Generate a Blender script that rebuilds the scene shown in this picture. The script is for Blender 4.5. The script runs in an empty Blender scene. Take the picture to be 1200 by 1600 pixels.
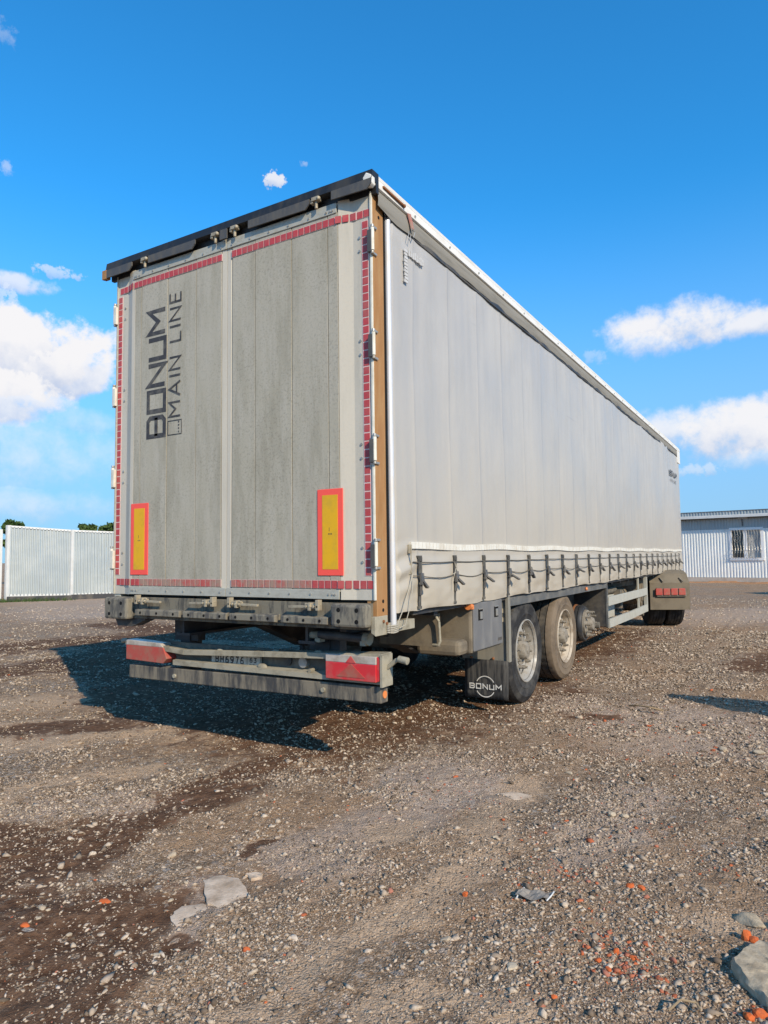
import bpy, math, random
import numpy as np
from mathutils import Vector, Matrix
random.seed(7)
RNG = np.random.default_rng(11)
S = bpy.context.scene
COL = S.collection
PI = math.pi

# ------------------------------------------------------------------ camera
CAM = (2.2226, -3.6208, 1.4154)
YAW, PITCH, ROLL, FPX = -0.54128, 0.066813, -0.012281, 1059.69
cam_d = bpy.data.cameras.new('camera')
cam = bpy.data.objects.new('camera', cam_d)
COL.objects.link(cam)
fw = Vector((math.sin(YAW) * math.cos(PITCH), math.cos(YAW) * math.cos(PITCH), math.sin(PITCH)))
rt = fw.cross(Vector((0, 0, 1))).normalized()
up = rt.cross(fw)
r2 = math.cos(ROLL) * rt + math.sin(ROLL) * up
u2 = -math.sin(ROLL) * rt + math.cos(ROLL) * up
cam.matrix_world = Matrix(((r2.x, u2.x, -fw.x, CAM[0]), (r2.y, u2.y, -fw.y, CAM[1]), (r2.z, u2.z, -fw.z, CAM[2]), (0, 0, 0, 1)))
cam_d.sensor_fit = 'VERTICAL'
cam_d.sensor_height = 36.0
cam_d.lens = FPX / 1600 * 36.0
cam_d.clip_start = 0.05
cam_d.clip_end = 4000
S.camera = cam

# ------------------------------------------------------------------ light
SUN_DIR = Vector((5.73, -3.26, 3.9)).normalized()     # towards the sun
sun_d = bpy.data.lights.new('sun', 'SUN')
sun_d.energy = 5.0
sun_d.angle = math.radians(0.5)
sun_d.color = (1.0, 0.845, 0.64)
sun = bpy.data.objects.new('sun', sun_d)
COL.objects.link(sun)
sun.rotation_euler = SUN_DIR.to_track_quat('Z', 'Y').to_euler()
S.view_settings.view_transform = 'Standard'
S.view_settings.look = 'None'
S.view_settings.gamma = 1
S.view_settings.use_curve_mapping = False
S.view_settings.exposure = 0.0

W = bpy.data.worlds.new('World')
S.world = W
W.use_nodes = True
nt = W.node_tree
nt.nodes.clear()


def ND(t, kind, **kw):
    n = t.nodes.new(kind)
    for k, v in kw.items():
        setattr(n, k, v)
    return n


def mth(t, op, a, b=None, c=None, clamp=False):
    n = t.nodes.new('ShaderNodeMath')
    n.operation = op
    n.use_clamp = clamp
    for i, x in enumerate((a, b, c)):
        if x is None:
            continue
        if isinstance(x, (int, float)):
            n.inputs[i].default_value = x
        else:
            t.links.new(x, n.inputs[i])
    return n.outputs[0]


def mixc(t, f, a, b, blend='MIX'):
    n = t.nodes.new('ShaderNodeMix')
    n.data_type = 'RGBA'
    n.blend_type = blend
    n.clamp_factor = True
    for s, x in ((n.inputs[0], f), (n.inputs[6], a), (n.inputs[7], b)):
        if isinstance(x, (int, float)):
            s.default_value = x
        elif isinstance(x, (tuple, list)):
            s.default_value = (*x, 1)
        else:
            t.links.new(x, s)
    return n.outputs[2]


def smooth(t, x, a, b, o0=0.0, o1=1.0):
    n = t.nodes.new('ShaderNodeMapRange')
    n.interpolation_type = 'SMOOTHSTEP'
    t.links.new(x, n.inputs[0])
    n.inputs[1].default_value = a
    n.inputs[2].default_value = b
    n.inputs[3].default_value = o0
    n.inputs[4].default_value = o1
    return n.outputs[0]


def noise(t, vec, scale, detail=4, rough=0.55, out=0):
    n = t.nodes.new('ShaderNodeTexNoise')
    n.inputs['Scale'].default_value = scale
    n.inputs['Detail'].default_value = detail
    n.inputs['Roughness'].default_value = rough
    if vec is not None:
        t.links.new(vec, n.inputs['Vector'])
    return n.outputs[out]


sky = ND(nt, 'ShaderNodeTexSky', sky_type='NISHITA')
sky.sun_disc = False
sky.sun_elevation = math.asin(SUN_DIR.z)
sky.sun_rotation = math.atan2(SUN_DIR.x, SUN_DIR.y)
sky.air_density = 1.0
sky.dust_density = 0.15
sky.ozone_density = 2.2
hsv = ND(nt, 'ShaderNodeHueSaturation')
hsv.inputs['Hue'].default_value = 0.497
hsv.inputs['Saturation'].default_value = 1.0
hsv.inputs['Value'].default_value = 1.0
nt.links.new(sky.outputs[0], hsv.inputs['Color'])
tc = ND(nt, 'ShaderNodeTexCoord')
nrm = ND(nt, 'ShaderNodeVectorMath', operation='NORMALIZE')
nt.links.new(tc.outputs['Generated'], nrm.inputs[0])
DIRV = nrm.outputs[0]
sep = ND(nt, 'ShaderNodeSeparateXYZ')
nt.links.new(DIRV, sep.inputs[0])
AZ = mth(nt, 'MULTIPLY', mth(nt, 'ARCTAN2', sep.outputs[0], sep.outputs[1]), 180 / PI)
EL = mth(nt, 'MULTIPLY', mth(nt, 'ARCSINE', sep.outputs[2]), 180 / PI)
n_big = mth(nt, 'SUBTRACT', noise(nt, DIRV, 9, 7, 0.62), 0.5)
n_mid = mth(nt, 'SUBTRACT', noise(nt, DIRV, 28, 6, 0.6), 0.5)
n_puff = mth(nt, 'ADD', mth(nt, 'MULTIPLY', n_big, 2.6), mth(nt, 'MULTIPLY', n_mid, 2.0))
n_round = mth(nt, 'ADD', mth(nt, 'MULTIPLY', n_big, 1.0), mth(nt, 'MULTIPLY', n_mid, 2.3))
n_small = mth(nt, 'ADD', mth(nt, 'MULTIPLY', mth(nt, 'SUBTRACT', noise(nt, DIRV, 75, 6, .62), .5), 5.5), mth(nt, 'MULTIPLY', n_mid, 2.0))
# azimuth, elevation, half width, half height, softness, opacity : cumulus and wisps of this sky
CLOUDS = [(-61.5, 15.6, 9.0, 3.9, .6, 1.0), (-56.2, 14.6, 3.8, 2.4, .7, .95), (-62.5, 12.2, 7.0, 2.6, 1.0, .9),
          (-59.8, 20.2, 3.6, .95, .8, .75), (-57.3, 21.4, 2.0, .5, .8, .5), (-60.5, 19.0, .9, 1.4, .8, .5),
          (-40.2, 29.7, .95, .62, .55, .85), (-37.7, 30.9, .5, .3, .9, .3),
          (-6.8, 17.5, 6.2, 2.25, 1.0, .97), (-1.4, 16.7, 4.0, 1.3, 1.0, .9), (-9.0, 16.3, 3.2, 1.4, 1.1, .85),
          (-3.0, 9.3, 7.4, 2.7, 1.0, .97), (-8.4, 9.4, 3.4, 2.0, 1.1, .85), (3.5, 8.6, 6, 2.4, 1.0, .9), (-1.5, 7.2, 4.0, 1.2, 1.4, .55),
          (-59, 8.0, 12, 4.2, 2.2, .62), (-58, 4.2, 14, 1.6, 1.8, .5), (-55, 10.6, 5, 1.4, 1.5, .4), (-62, 27.6, 2.2, .6, 1.2, .35), (-62, 35.5, 1.8, 1.0, 1.4, .22),
          (-13.3, 15.8, 1.2, .7, 1.3, .25), (-6, 6.4, 2.0, .5, 1.2, .4),
          (-36, 43, 4, 1.2, 1.4, .2)]
dens = None
shade = None
for az, el, ra, re, soft, op in CLOUDS:
    dx = mth(nt, 'DIVIDE', mth(nt, 'SUBTRACT', AZ, az), ra)
    dy = mth(nt, 'DIVIDE', mth(nt, 'SUBTRACT', EL, el), re)
    d = mth(nt, 'ADD', mth(nt, 'MULTIPLY', dx, dx), mth(nt, 'MULTIPLY', dy, dy))
    d = mth(nt, 'SUBTRACT', 1.0, d)
    d = mth(nt, 'ADD', d, n_small if ra < 2.3 else (n_round if az > -20 else n_puff))
    c = smooth(nt, d, 0.0, soft, 0.0, op)
    lit = mth(nt, 'ADD', mth(nt, 'MULTIPLY', dy, .5), .62)
    lit = mth(nt, 'MULTIPLY', lit, c)
    dens = c if dens is None else mth(nt, 'MAXIMUM', dens, c)
    shade = lit if shade is None else mth(nt, 'MAXIMUM', shade, lit)
# the rest of the sky carries the same kind of scattered cumulus
AZN = ND(nt, 'ShaderNodeCombineXYZ')
nt.links.new(mth(nt, 'MULTIPLY', AZ, .05), AZN.inputs[0])
nt.links.new(mth(nt, 'MULTIPLY', EL, .13), AZN.inputs[1])
rest = mth(nt, 'ADD', noise(nt, AZN.outputs[0], 1.3, 2, .4), mth(nt, 'MULTIPLY', n_puff, .06))
rest = smooth(nt, rest, .60, .68)
out_view = smooth(nt, mth(nt, 'ABSOLUTE', mth(nt, 'ADD', AZ, 32)), 46, 60)
low = smooth(nt, EL, 42, 26)
rest = mth(nt, 'MULTIPLY', mth(nt, 'MULTIPLY', rest, out_view), low)
rest = mth(nt, 'MULTIPLY', rest, smooth(nt, EL, 2, 6))
dens = mth(nt, 'MAXIMUM', dens, rest)
shade = mth(nt, 'MAXIMUM', shade, mth(nt, 'MULTIPLY', rest, .7))
lit = mth(nt, 'ADD', mth(nt, 'DIVIDE', shade, mth(nt, 'ADD', dens, .001)), mth(nt, 'MULTIPLY', n_mid, .9))
ccol = mixc(nt, smooth(nt, lit, 0.05, .75), (4.9, 5.9, 8.0), (9.3, 9.2, 9.4))
# thin bright haze near the horizon
deep = mixc(nt, 1.0, hsv.outputs[0], (.35, 1.76, 2.58), 'MULTIPLY')
hz = smooth(nt, EL, 29, 0)
base = mixc(nt, mth(nt, 'MULTIPLY', hz, .88), deep, (3.35, 5.1, 7.9))
fin = mixc(nt, dens, base, ccol)
bg = ND(nt, 'ShaderNodeBackground')
bg.inputs[1].default_value = 0.10
nt.links.new(fin, bg.inputs[0])
wo = ND(nt, 'ShaderNodeOutputWorld')
nt.links.new(bg.outputs[0], wo.inputs[0])

# ------------------------------------------------------------------ numpy noise
def vnoise(x, y, seed=0):
    xi = np.floor(x).astype(np.int64)
    yi = np.floor(y).astype(np.int64)
    fx = x - xi
    fy = y - yi
    fx = fx * fx * (3 - 2 * fx)
    fy = fy * fy * (3 - 2 * fy)

    def h(a, b):
        n = (a * 374761393 + b * 668265263 + seed * 1442695041) & 0xffffffff
        n = ((n ^ (n >> 13)) * 1274126177) & 0xffffffff
        return ((n ^ (n >> 16)) & 0xffff) / 65535.0
    return (h(xi, yi) * (1 - fx) + h(xi + 1, yi) * fx) * (1 - fy) + (h(xi, yi + 1) * (1 - fx) + h(xi + 1, yi + 1) * fx) * fy


def fbm(x, y, o=4, seed=0):
    s = 0
    a = .5
    for i in range(o):
        s = s + a * vnoise(x * 2 ** i, y * 2 ** i, seed + i)
        a *= .5
    return s / (1 - .5 ** o)


# ------------------------------------------------------------------ materials
def mat(name, col, rough=.6, metal=0.0, col2=None, nscale=6, dirt=None, damt=.5, dscale=5, stretch=(1, 1, 1),
        bump=0.0, bscale=80, dthr=(.42, .68), spec=.5, clear=0.0, speckle=0.0):
    m = bpy.data.materials.new(name)
    m.use_nodes = True
    t = m.node_tree
    b = t.nodes['Principled BSDF']
    g = ND(t, 'ShaderNodeNewGeometry')
    pos = g.outputs['Position']
    mp = ND(t, 'ShaderNodeMapping')
    mp.inputs['Scale'].default_value = stretch
    t.links.new(pos, mp.inputs[0])
    c = col
    if col2 is not None:
        f = smooth(t, noise(t, mp.outputs[0], nscale, 5, .6), .35, .65)
        c = mixc(t, f, col, col2)
    r = None
    if dirt is not None:
        f = smooth(t, noise(t, mp.outputs[0], dscale, 7, .65), dthr[0], dthr[1], 0, damt)
        c = mixc(t, f, c, dirt)
        r = mth(t, 'ADD', mth(t, 'MULTIPLY', f, .85 - rough), rough)
    if speckle:
        f = mth(t, 'MULTIPLY', smooth(t, noise(t, pos, 62, 5, .8), .50, .62, 0, speckle), smooth(t, noise(t, pos, 1.8, 3, .5), .3, .6, .35, 1))
        c = mixc(t, f, c, tuple(x * .38 for x in col))
    if isinstance(c, tuple):
        b.inputs['Base Color'].default_value = (*c, 1)
    else:
        t.links.new(c, b.inputs['Base Color'])
    if r is not None:
        t.links.new(r, b.inputs['Roughness'])
    else:
        b.inputs['Roughness'].default_value = rough
    b.inputs['Metallic'].default_value = metal
    b.inputs['Specular IOR Level'].default_value = spec if rough < .58 else min(spec, .16)
    b.inputs['Coat Weight'].default_value = clear
    if bump:
        bn = ND(t, 'ShaderNodeBump')
        bn.inputs['Strength'].default_value = bump
        bn.inputs['Distance'].default_value = .004
        t.links.new(noise(t, pos, bscale, 5, .6), bn.inputs['Height'])
        t.links.new(bn.outputs[0], b.inputs['Normal'])
    return m


DUST = (.33, .29, .22)
MT = {}
MT['door'] = mat('door_paint', (.42, .385, .295), .55, col2=(.45, .415, .33), nscale=2.2, dirt=(.285, .265, .20), damt=.6, dscale=1.6,
                 stretch=(6, 6, 1.1), speckle=.42, bump=.15, bscale=140)
MT['door_pale'] = mat('door_edge_paint', (.56, .515, .42), .5, dirt=(.42, .40, .33), damt=.45, dscale=2, stretch=(8, 8, .9), speckle=.1)
MT['rail'] = mat('aluminium_rail', (.47, .46, .39), .5, .15, dirt=(.31, .295, .24), damt=.5, dscale=5, stretch=(3, 3, 6), speckle=.12)
MT['red_tape'] = mat('red_reflective_tape', (.50, .055, .058), .45, col2=(.44, .052, .055), nscale=9, dirt=(.36, .16, .14), damt=.4, dscale=12)
MT['red_tape_dirty'] = mat('dusty_red_tape', (.46, .10, .09), .6, dirt=(.33, .26, .2), damt=.85, dscale=9, dthr=(.35, .6))
MT['tape_edge'] = mat('pink_tape_edge', (.74, .56, .52), .6, dirt=(.5, .42, .36), damt=.6, dscale=9)
MT['faded'] = mat('faded_label', (.54, .54, .53), .6, dirt=(.42, .42, .41), damt=.8, dscale=25)
MT['white_tape'] = mat('white_reflective_tape', (.72, .70, .62), .5, dirt=(.5, .44, .34), damt=.6, dscale=8)
MT['marker_red'] = mat('marker_board_red', (.95, .10, .07), .5, speckle=.03)
MT['marker_yellow'] = mat('marker_board_yellow', (.78, .42, .004), .5, dirt=(.45, .3, .04), damt=.5, dscale=6)
MT['ink'] = mat('dark_lettering', (.055, .055, .06), .6, dirt=(.22, .21, .18), damt=.45, dscale=14)
MT['black_plastic'] = mat('black_header_plastic', (.014, .014, .015), .5, dirt=(.06, .057, .05), damt=.5, dscale=3, stretch=(3, 3, 1))
MT['grey_plastic'] = mat('grey_header_plastic', (.075, .073, .07), .55, dirt=(.13, .12, .10), damt=.6, dscale=5, stretch=(3, 3, 1))
MT['dark'] = mat('dark_chassis_paint', (.03, .032, .036), .55, dirt=(.15, .13, .1), damt=.6, dscale=4)
MT['dark_dusty'] = mat('dusty_chassis_paint', (.13, .12, .10), .8, dirt=(.27, .235, .18), damt=.85, dscale=6, bump=.3, bscale=60)
MT['frame_dusty'] = mat('dusty_rear_frame', (.20, .18, .135), .7, dirt=(.055, .055, .055), damt=.8, dscale=5, stretch=(3, 3, .8), dthr=(.45, .62), bump=.3, bscale=50)
MT['beam'] = mat('dusty_bumper_beam', (.06, .06, .06), .7, dirt=(.26, .225, .165), damt=.8, dscale=5, stretch=(3, 3, .6), dthr=(.36, .60), bump=.3, bscale=50)
MT['rubber_block'] = mat('dusty_rubber', (.22, .20, .155), .85, dirt=(.07, .07, .07), damt=.8, dscale=9, stretch=(2, 2, .5), dthr=(.45, .6), bump=.4, bscale=60)
MT['pale_dusty'] = mat('dusty_pale_steel', (.36, .33, .25), .7, dirt=(.17, .15, .11), damt=.8, dscale=7, bump=.25, bscale=50)
MT['steel'] = mat('zinc_steel', (.45, .44, .40), .4, .6, dirt=(.3, .26, .2), damt=.7, dscale=12)
MT['bronze'] = mat('dusty_lock_metal', (.40, .35, .25), .55, .2, dirt=(.22, .18, .13), damt=.7, dscale=20)
MT['rust'] = mat('primer_brown_post', (.32, .165, .065), .65, col2=(.36, .19, .08), nscale=5, dirt=(.42, .27, .13), damt=.5, dscale=4, stretch=(3, 3, .6))
MT['rusty'] = mat('rust', (.25, .11, .05), .8, dirt=(.12, .06, .04), damt=.7, dscale=14)
MT['white'] = mat('white_tarpaulin', (.74, .72, .66), .5, dirt=(.52, .48, .40), damt=.45, dscale=3, stretch=(1, 1, 3))
MT['hinge_white'] = mat('pale_hinge', (.70, .68, .58), .45, dirt=(.45, .4, .3), damt=.5, dscale=14)
MT['valance'] = mat('grey_valance', (.25, .235, .20), .7, dirt=(.17, .16, .135), damt=.7, dscale=3, stretch=(1, .6, 8))
MT['alu'] = mat('curtain_pole', (.66, .66, .66), .35, .2, dirt=(.5, .46, .38), damt=.4, dscale=5)
MT['strap'] = mat('dark_strap', (.075, .075, .07), .8, dirt=(.19, .175, .14), damt=.7, dscale=20, bump=.3, bscale=200)
MT['buckle'] = mat('dark_buckle', (.10, .10, .10), .5, .3, dirt=(.24, .22, .18), damt=.7, dscale=22)
MT['rope'] = mat('sealing_rope', (.12, .11, .09), .7)
MT['rope_pale'] = mat('pale_cord', (.40, .37, .30), .8)
MT['tyre'] = mat('tyre_rubber', (.028, .028, .029), .75, dirt=(.10, .095, .085), damt=.7, dscale=7, bump=.3, bscale=60)
MT['tyre_mud'] = mat('muddy_tyre', (.19, .148, .105), .9, dirt=(.10, .08, .06), damt=.7, dscale=7, bump=.5, bscale=40)
MT['tread'] = mat('tyre_tread', (.06, .055, .048), .9, dirt=(.2, .17, .13), damt=.5, dscale=10, bump=.3, bscale=60)
MT['rim'] = mat('silver_rim', (.46, .44, .39), .5, .3, dirt=(.26, .22, .17), damt=.7, dscale=9)
MT['rim_white'] = mat('white_rim', (.50, .44, .35), .7, .0, dirt=(.24, .18, .12), damt=.85, dscale=9, bump=.2, bscale=60)
MT['hub'] = mat('dusty_hub', (.30, .27, .22), .7, .2, dirt=(.16, .135, .10), damt=.8, dscale=20)
MT['box'] = mat('grey_toolbox', (.15, .15, .15), .5, dirt=(.22, .215, .20), damt=.7, dscale=4, stretch=(3, 3, .6), speckle=.1)
MT['tan_dirt'] = mat('dust_coated_steel', (.21, .175, .125), .85, dirt=(.12, .10, .075), damt=.8, dscale=6, bump=.35, bscale=70)
MT['skirt'] = mat('grey_skirt_paint', (.10, .105, .105), .45, dirt=(.24, .23, .2), damt=.6, dscale=5)
MT['flap'] = mat('mudflap_rubber', (.03, .031, .033), .6, dirt=(.11, .105, .095), damt=.8, dscale=5, stretch=(9, 9, .7), dthr=(.4, .62))
MT['print_white'] = mat('white_print', (.68, .67, .63), .6, dirt=(.3, .29, .27), damt=.4, dscale=30)
MT['orange'] = mat('orange_lamp', (.75, .24, .07), .35)
MT['lamp_red'] = mat('red_lamp_lens', (.60, .03, .04), .3, dirt=(.42, .13, .1), damt=.6, dscale=11, clear=.4)
MT['lamp_red_dusty'] = mat('dusty_red_lens', (.42, .08, .065), .6, dirt=(.30, .17, .12), damt=.7, dscale=11)
MT['lamp_clear'] = mat('clear_lamp_lens', (.46, .42, .37), .5, dirt=(.27, .23, .18), damt=.8, dscale=12, clear=.3)
MT['plate'] = mat('number_plate', (.60, .56, .47), .6, dirt=(.34, .30, .23), damt=.6, dscale=12)
MT['guard'] = mat('side_guard_alu', (.46, .46, .40), .5, .1, dirt=(.36, .33, .26), damt=.5, dscale=4)
MT['mudguard'] = mat('dusty_mudguard', (.19, .16, .115), .8, dirt=(.13, .11, .08), damt=.7, dscale=5, bump=.2, bscale=50)
MT['cab'] = mat('cab_paint', (.55, .56, .56), .35, dirt=(.35, .32, .26), damt=.5, dscale=2, clear=.3)
MT['glass'] = mat('dark_glass', (.02, .025, .03), .05, spec=.8)
MT['corr'] = mat('galvanised_sheet', (.38, .42, .42), .42, .15, col2=(.34, .39, .41), nscale=.5, dirt=(.50, .53, .52), damt=.5, dscale=.8)
MT['corr2'] = mat('blue_white_sheet', (.78, .79, .75), .45, .0, col2=(.84, .84, .79), nscale=.35, dirt=(.62, .66, .64), damt=.5, dscale=.6)
MT['post_white'] = mat('white_fence_post', (.66, .66, .63), .5, dirt=(.5, .5, .46), damt=.5, dscale=3)
MT['frame_white'] = mat('white_window_frame', (.80, .80, .78), .4)
MT['curtain_win'] = mat('window_blind', (.46, .46, .44), .7, col2=(.36, .37, .36), nscale=5)
MT['clay'] = mat('orange_clay', (.44, .22, .10), .95, dirt=(.30, .17, .09), damt=.8, dscale=4, bump=.6, bscale=12)
MT['plinth'] = mat('concrete_plinth', (.50, .44, .37), .9, dirt=(.34, .26, .19), damt=.5, dscale=2)
MT['concrete'] = mat('concrete_fragment', (.66, .52, .38), .92, col2=(.54, .41, .29), nscale=14, dirt=(.32, .23, .15), damt=.75, dscale=10, bump=.7, bscale=70)
MT['rock'] = mat('weathered_rock', (.52, .42, .285), .95, col2=(.36, .29, .195), nscale=22, dirt=(.26, .20, .13), damt=.6, dscale=30, bump=1.0, bscale=60)
MT['brick'] = mat('broken_brick', (.58, .13, .035), .9, dirt=(.38, .11, .05), damt=.6, dscale=30, bump=.5, bscale=90)
MT['pale_stone'] = mat('pale_limestone', (.50, .41, .29), .9, col2=(.39, .31, .215), nscale=20, bump=.5, bscale=90)
MT['foil'] = mat('crumpled_grey_wrapper', (.27, .24, .20), .6, .0, dirt=(.15, .125, .10), damt=.6, dscale=30)
MT['twig'] = mat('dry_twig', (.30, .22, .13), .9)
MT['leaf'] = mat('leaf_green', (.045, .085, .022), .7, col2=(.085, .125, .035), nscale=1.2)
MT['bark'] = mat('bark', (.10, .075, .05), .9)
MT['hole_shade'] = mat('painted_hole_shade', (.012, .012, .012), .9)  # near-black colour standing in for the shade inside holes and recesses


# ------------------------------------------------------------------ mesh builder
class MB:
    def __init__(s):
        s.v, s.f, s.m = [], [], []

    def add(s, vs, fs, mi=0):
        o = len(s.v)
        s.v += [tuple(p) for p in vs]
        s.f += [tuple(o + i for i in f) for f in fs]
        s.m += [mi] * len(fs)
        return s

    def box(s, x0, x1, y0, y1, z0, z1, mi=0):
        v = [(x0, y0, z0), (x1, y0, z0), (x1, y1, z0), (x0, y1, z0), (x0, y0, z1), (x1, y0, z1), (x1, y1, z1), (x0, y1, z1)]
        return s.add(v, [(0, 3, 2, 1), (4, 5, 6, 7), (0, 1, 5, 4), (1, 2, 6, 5), (2, 3, 7, 6), (3, 0, 4, 7)], mi)

    def bar(s, a, b, w, h, mi=0, upv=(0, 0, 1)):
        a, b = Vector(a), Vector(b)
        d = (b - a).normalized()
        sx = d.cross(Vector(upv))
        if sx.length < 1e-4:
            sx = d.cross(Vector((1, 0, 0)))
        sx.normalize()
        sz = sx.cross(d)
        v = []
        for p in (a, b):
            for i, j in ((-1, -1), (1, -1), (1, 1), (-1, 1)):
                v.append(p + sx * w / 2 * i + sz * h / 2 * j)
        return s.add(v, [(3, 2, 1, 0), (4, 5, 6, 7), (0, 1, 5, 4), (1, 2, 6, 5), (2, 3, 7, 6), (3, 0, 4, 7)], mi)

    def prism(s, pts, axis, a0, a1, mi=0):
        n = len(pts)

        def P(p, a):
            if axis == 'x':
                return (a, p[0], p[1])
            if axis == 'y':
                return (p[0], a, p[1])
            return (p[0], p[1], a)
        v = [P(p, a0) for p in pts] + [P(p, a1) for p in pts]
        f = [tuple(range(n))[::-1], tuple(range(n, 2 * n))] + [(i, (i + 1) % n, n + (i + 1) % n, n + i) for i in range(n)]
        return s.add(v, f, mi)

    def cyl(s, a, b, r0, r1=None, n=16, mi=0, cap=True):
        r1 = r0 if r1 is None else r1
        a, b = Vector(a), Vector(b)
        d = (b - a).normalized()
        sx = d.orthogonal().normalized()
        sy = d.cross(sx)
        v = []
        for p, r in ((a, r0), (b, r1)):
            for i in range(n):
                t = 2 * PI * i / n
                v.append(p + (sx * math.cos(t) + sy * math.sin(t)) * r)
        f = [(i, (i + 1) % n, n + (i + 1) % n, n + i) for i in range(n)]
        if cap:
            f += [tuple(range(n))[::-1], tuple(range(n, 2 * n))]
        return s.add(v, f, mi)

    def tube(s, path, r, n=6, mi=0):
        for a, b in zip(path[:-1], path[1:]):
            s.cyl(a, b, r, n=n, mi=mi)
        return s

    def lathe(s, prof, c=(0, 0, 0), n=64, mi=0, sgn=1, mod=None):
        """profile of (x, r) around an x axis through c"""
        v = []
        for k, (a, r) in enumerate(prof):
            for i in range(n):
                t = 2 * PI * i / n
                rr = r + (mod(k, i) if mod else 0)
                v.append((c[0] + sgn * a, c[1] + rr * math.cos(t), c[2] + rr * math.sin(t)))
        f = []
        for k in range(len(prof) - 1):
            for i in range(n):
                j = (i + 1) % n
                q = (k * n + i, k * n + j, (k + 1) * n + j, (k + 1) * n + i)
                f.append(q if sgn > 0 else q[::-1])
        return s.add(v, f, mi)

    def sphere(s, c, r, n=8, mi=0, sc=(1, 1, 1)):
        v, f = [], []
        for k in range(1, n):
            for i in range(n * 2):
                t, p = 2 * PI * i / (n * 2), PI * k / n
                v.append((c[0] + r * sc[0] * math.sin(p) * math.cos(t), c[1] + r * sc[1] * math.sin(p) * math.sin(t), c[2] + r * sc[2] * math.cos(p)))
        for k in range(n - 2):
            for i in range(n * 2):
                j = (i + 1) % (n * 2)
                f.append((k * n * 2 + i, (k + 1) * n * 2 + i, (k + 1) * n * 2 + j, k * n * 2 + j))
        f.append(tuple(range(n * 2)))
        f.append(tuple((n - 2) * n * 2 + i for i in range(n * 2))[::-1])
        return s.add(v, f, mi)

    def mesh(s, name, mats, smooth_=False, angle=35):
        me = bpy.data.meshes.new(name)
        me.from_pydata([tuple(p) for p in s.v], [], s.f)
        if not isinstance(mats, (list, tuple)):
            mats = [mats]
        for m in mats:
            me.materials.append(MT[m] if isinstance(m, str) else m)
        if len(mats) > 1:
            me.polygons.foreach_set('material_index', s.m)
        if smooth_:
            me.polygons.foreach_set('use_smooth', [True] * len(s.f))
            me.set_sharp_from_angle(angle=math.radians(angle))
        me.update()
        return me

    def build(s, name, mats, parent=None, smooth_=False, bevel=0.0, local=False, label=None, kind=None, angle=35):
        return link(name, s.mesh(name, mats, smooth_, angle), parent, bevel, local, label, kind)


WM = {}


def link(name, me, parent=None, bevel=0.0, local=False, label=None, kind=None, at=None):
    o = bpy.data.objects.new(name, me)
    COL.objects.link(o)
    loc = Matrix.Translation(at) if at is not None else Matrix.Identity(4)
    if parent is not None:
        o.parent = parent
        if local:
            o.matrix_basis = loc
            WM[o] = WM[parent] @ loc
        else:
            o.matrix_parent_inverse = WM[parent].inverted()
            o.matrix_basis = loc
            WM[o] = loc
    else:
        o.matrix_basis = loc
        WM[o] = loc
    if bevel:
        md = o.modifiers.new('bevel', 'BEVEL')
        md.width = bevel
        md.segments = 2
        md.limit_method = 'ANGLE'
        md.harden_normals = False
    if label:
        o['label'] = label
    if kind:
        o['kind'] = kind
    return o


def thing(name, label, cat, loc=(0, 0, 0), rz=0.0, group=None):
    o = bpy.data.objects.new(name, None)
    o.empty_display_size = .2
    COL.objects.link(o)
    o.location = loc
    o.rotation_euler = (0, 0, rz)
    o['label'] = label
    o['category'] = cat
    if group:
        o['group'] = group
    WM[o] = Matrix.Translation(loc) @ Matrix.Rotation(rz, 4, 'Z')
    return o


def tag(o, label, cat, group=None):
    o['label'] = label
    o['category'] = cat
    if group:
        o['group'] = group
    return o


# ------------------------------------------------------------------ lettering by strokes
def stroke2d(pts, w, closed=False):
    P = [Vector(p) for p in pts]
    n = len(P)
    L, R = [], []
    for i in range(n):
        if closed or 0 < i < n - 1:
            a, b, c = P[i - 1], P[i], P[(i + 1) % n]
            d1, d2 = (b - a).normalized(), (c - b).normalized()
            n1, n2 = Vector((-d1.y, d1.x)), Vector((-d2.y, d2.x))
            m = (n1 + n2)
            m = n1 if m.length < .3 else m.normalized()
            k = min(w / 2 / max(m.dot(n1), .35), w * 1.2)
        else:
            d = (P[1] - P[0]) if i == 0 else (P[-1] - P[-2])
            d.normalize()
            m = Vector((-d.y, d.x))
            k = w / 2
        L.append(P[i] + m * k)
        R.append(P[i] - m * k)
    vs = L + R
    fs = []
    for i in range(n if closed else n - 1):
        j = (i + 1) % n
        fs.append((i, n + i, n + j, j))
    return vs, fs


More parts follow.
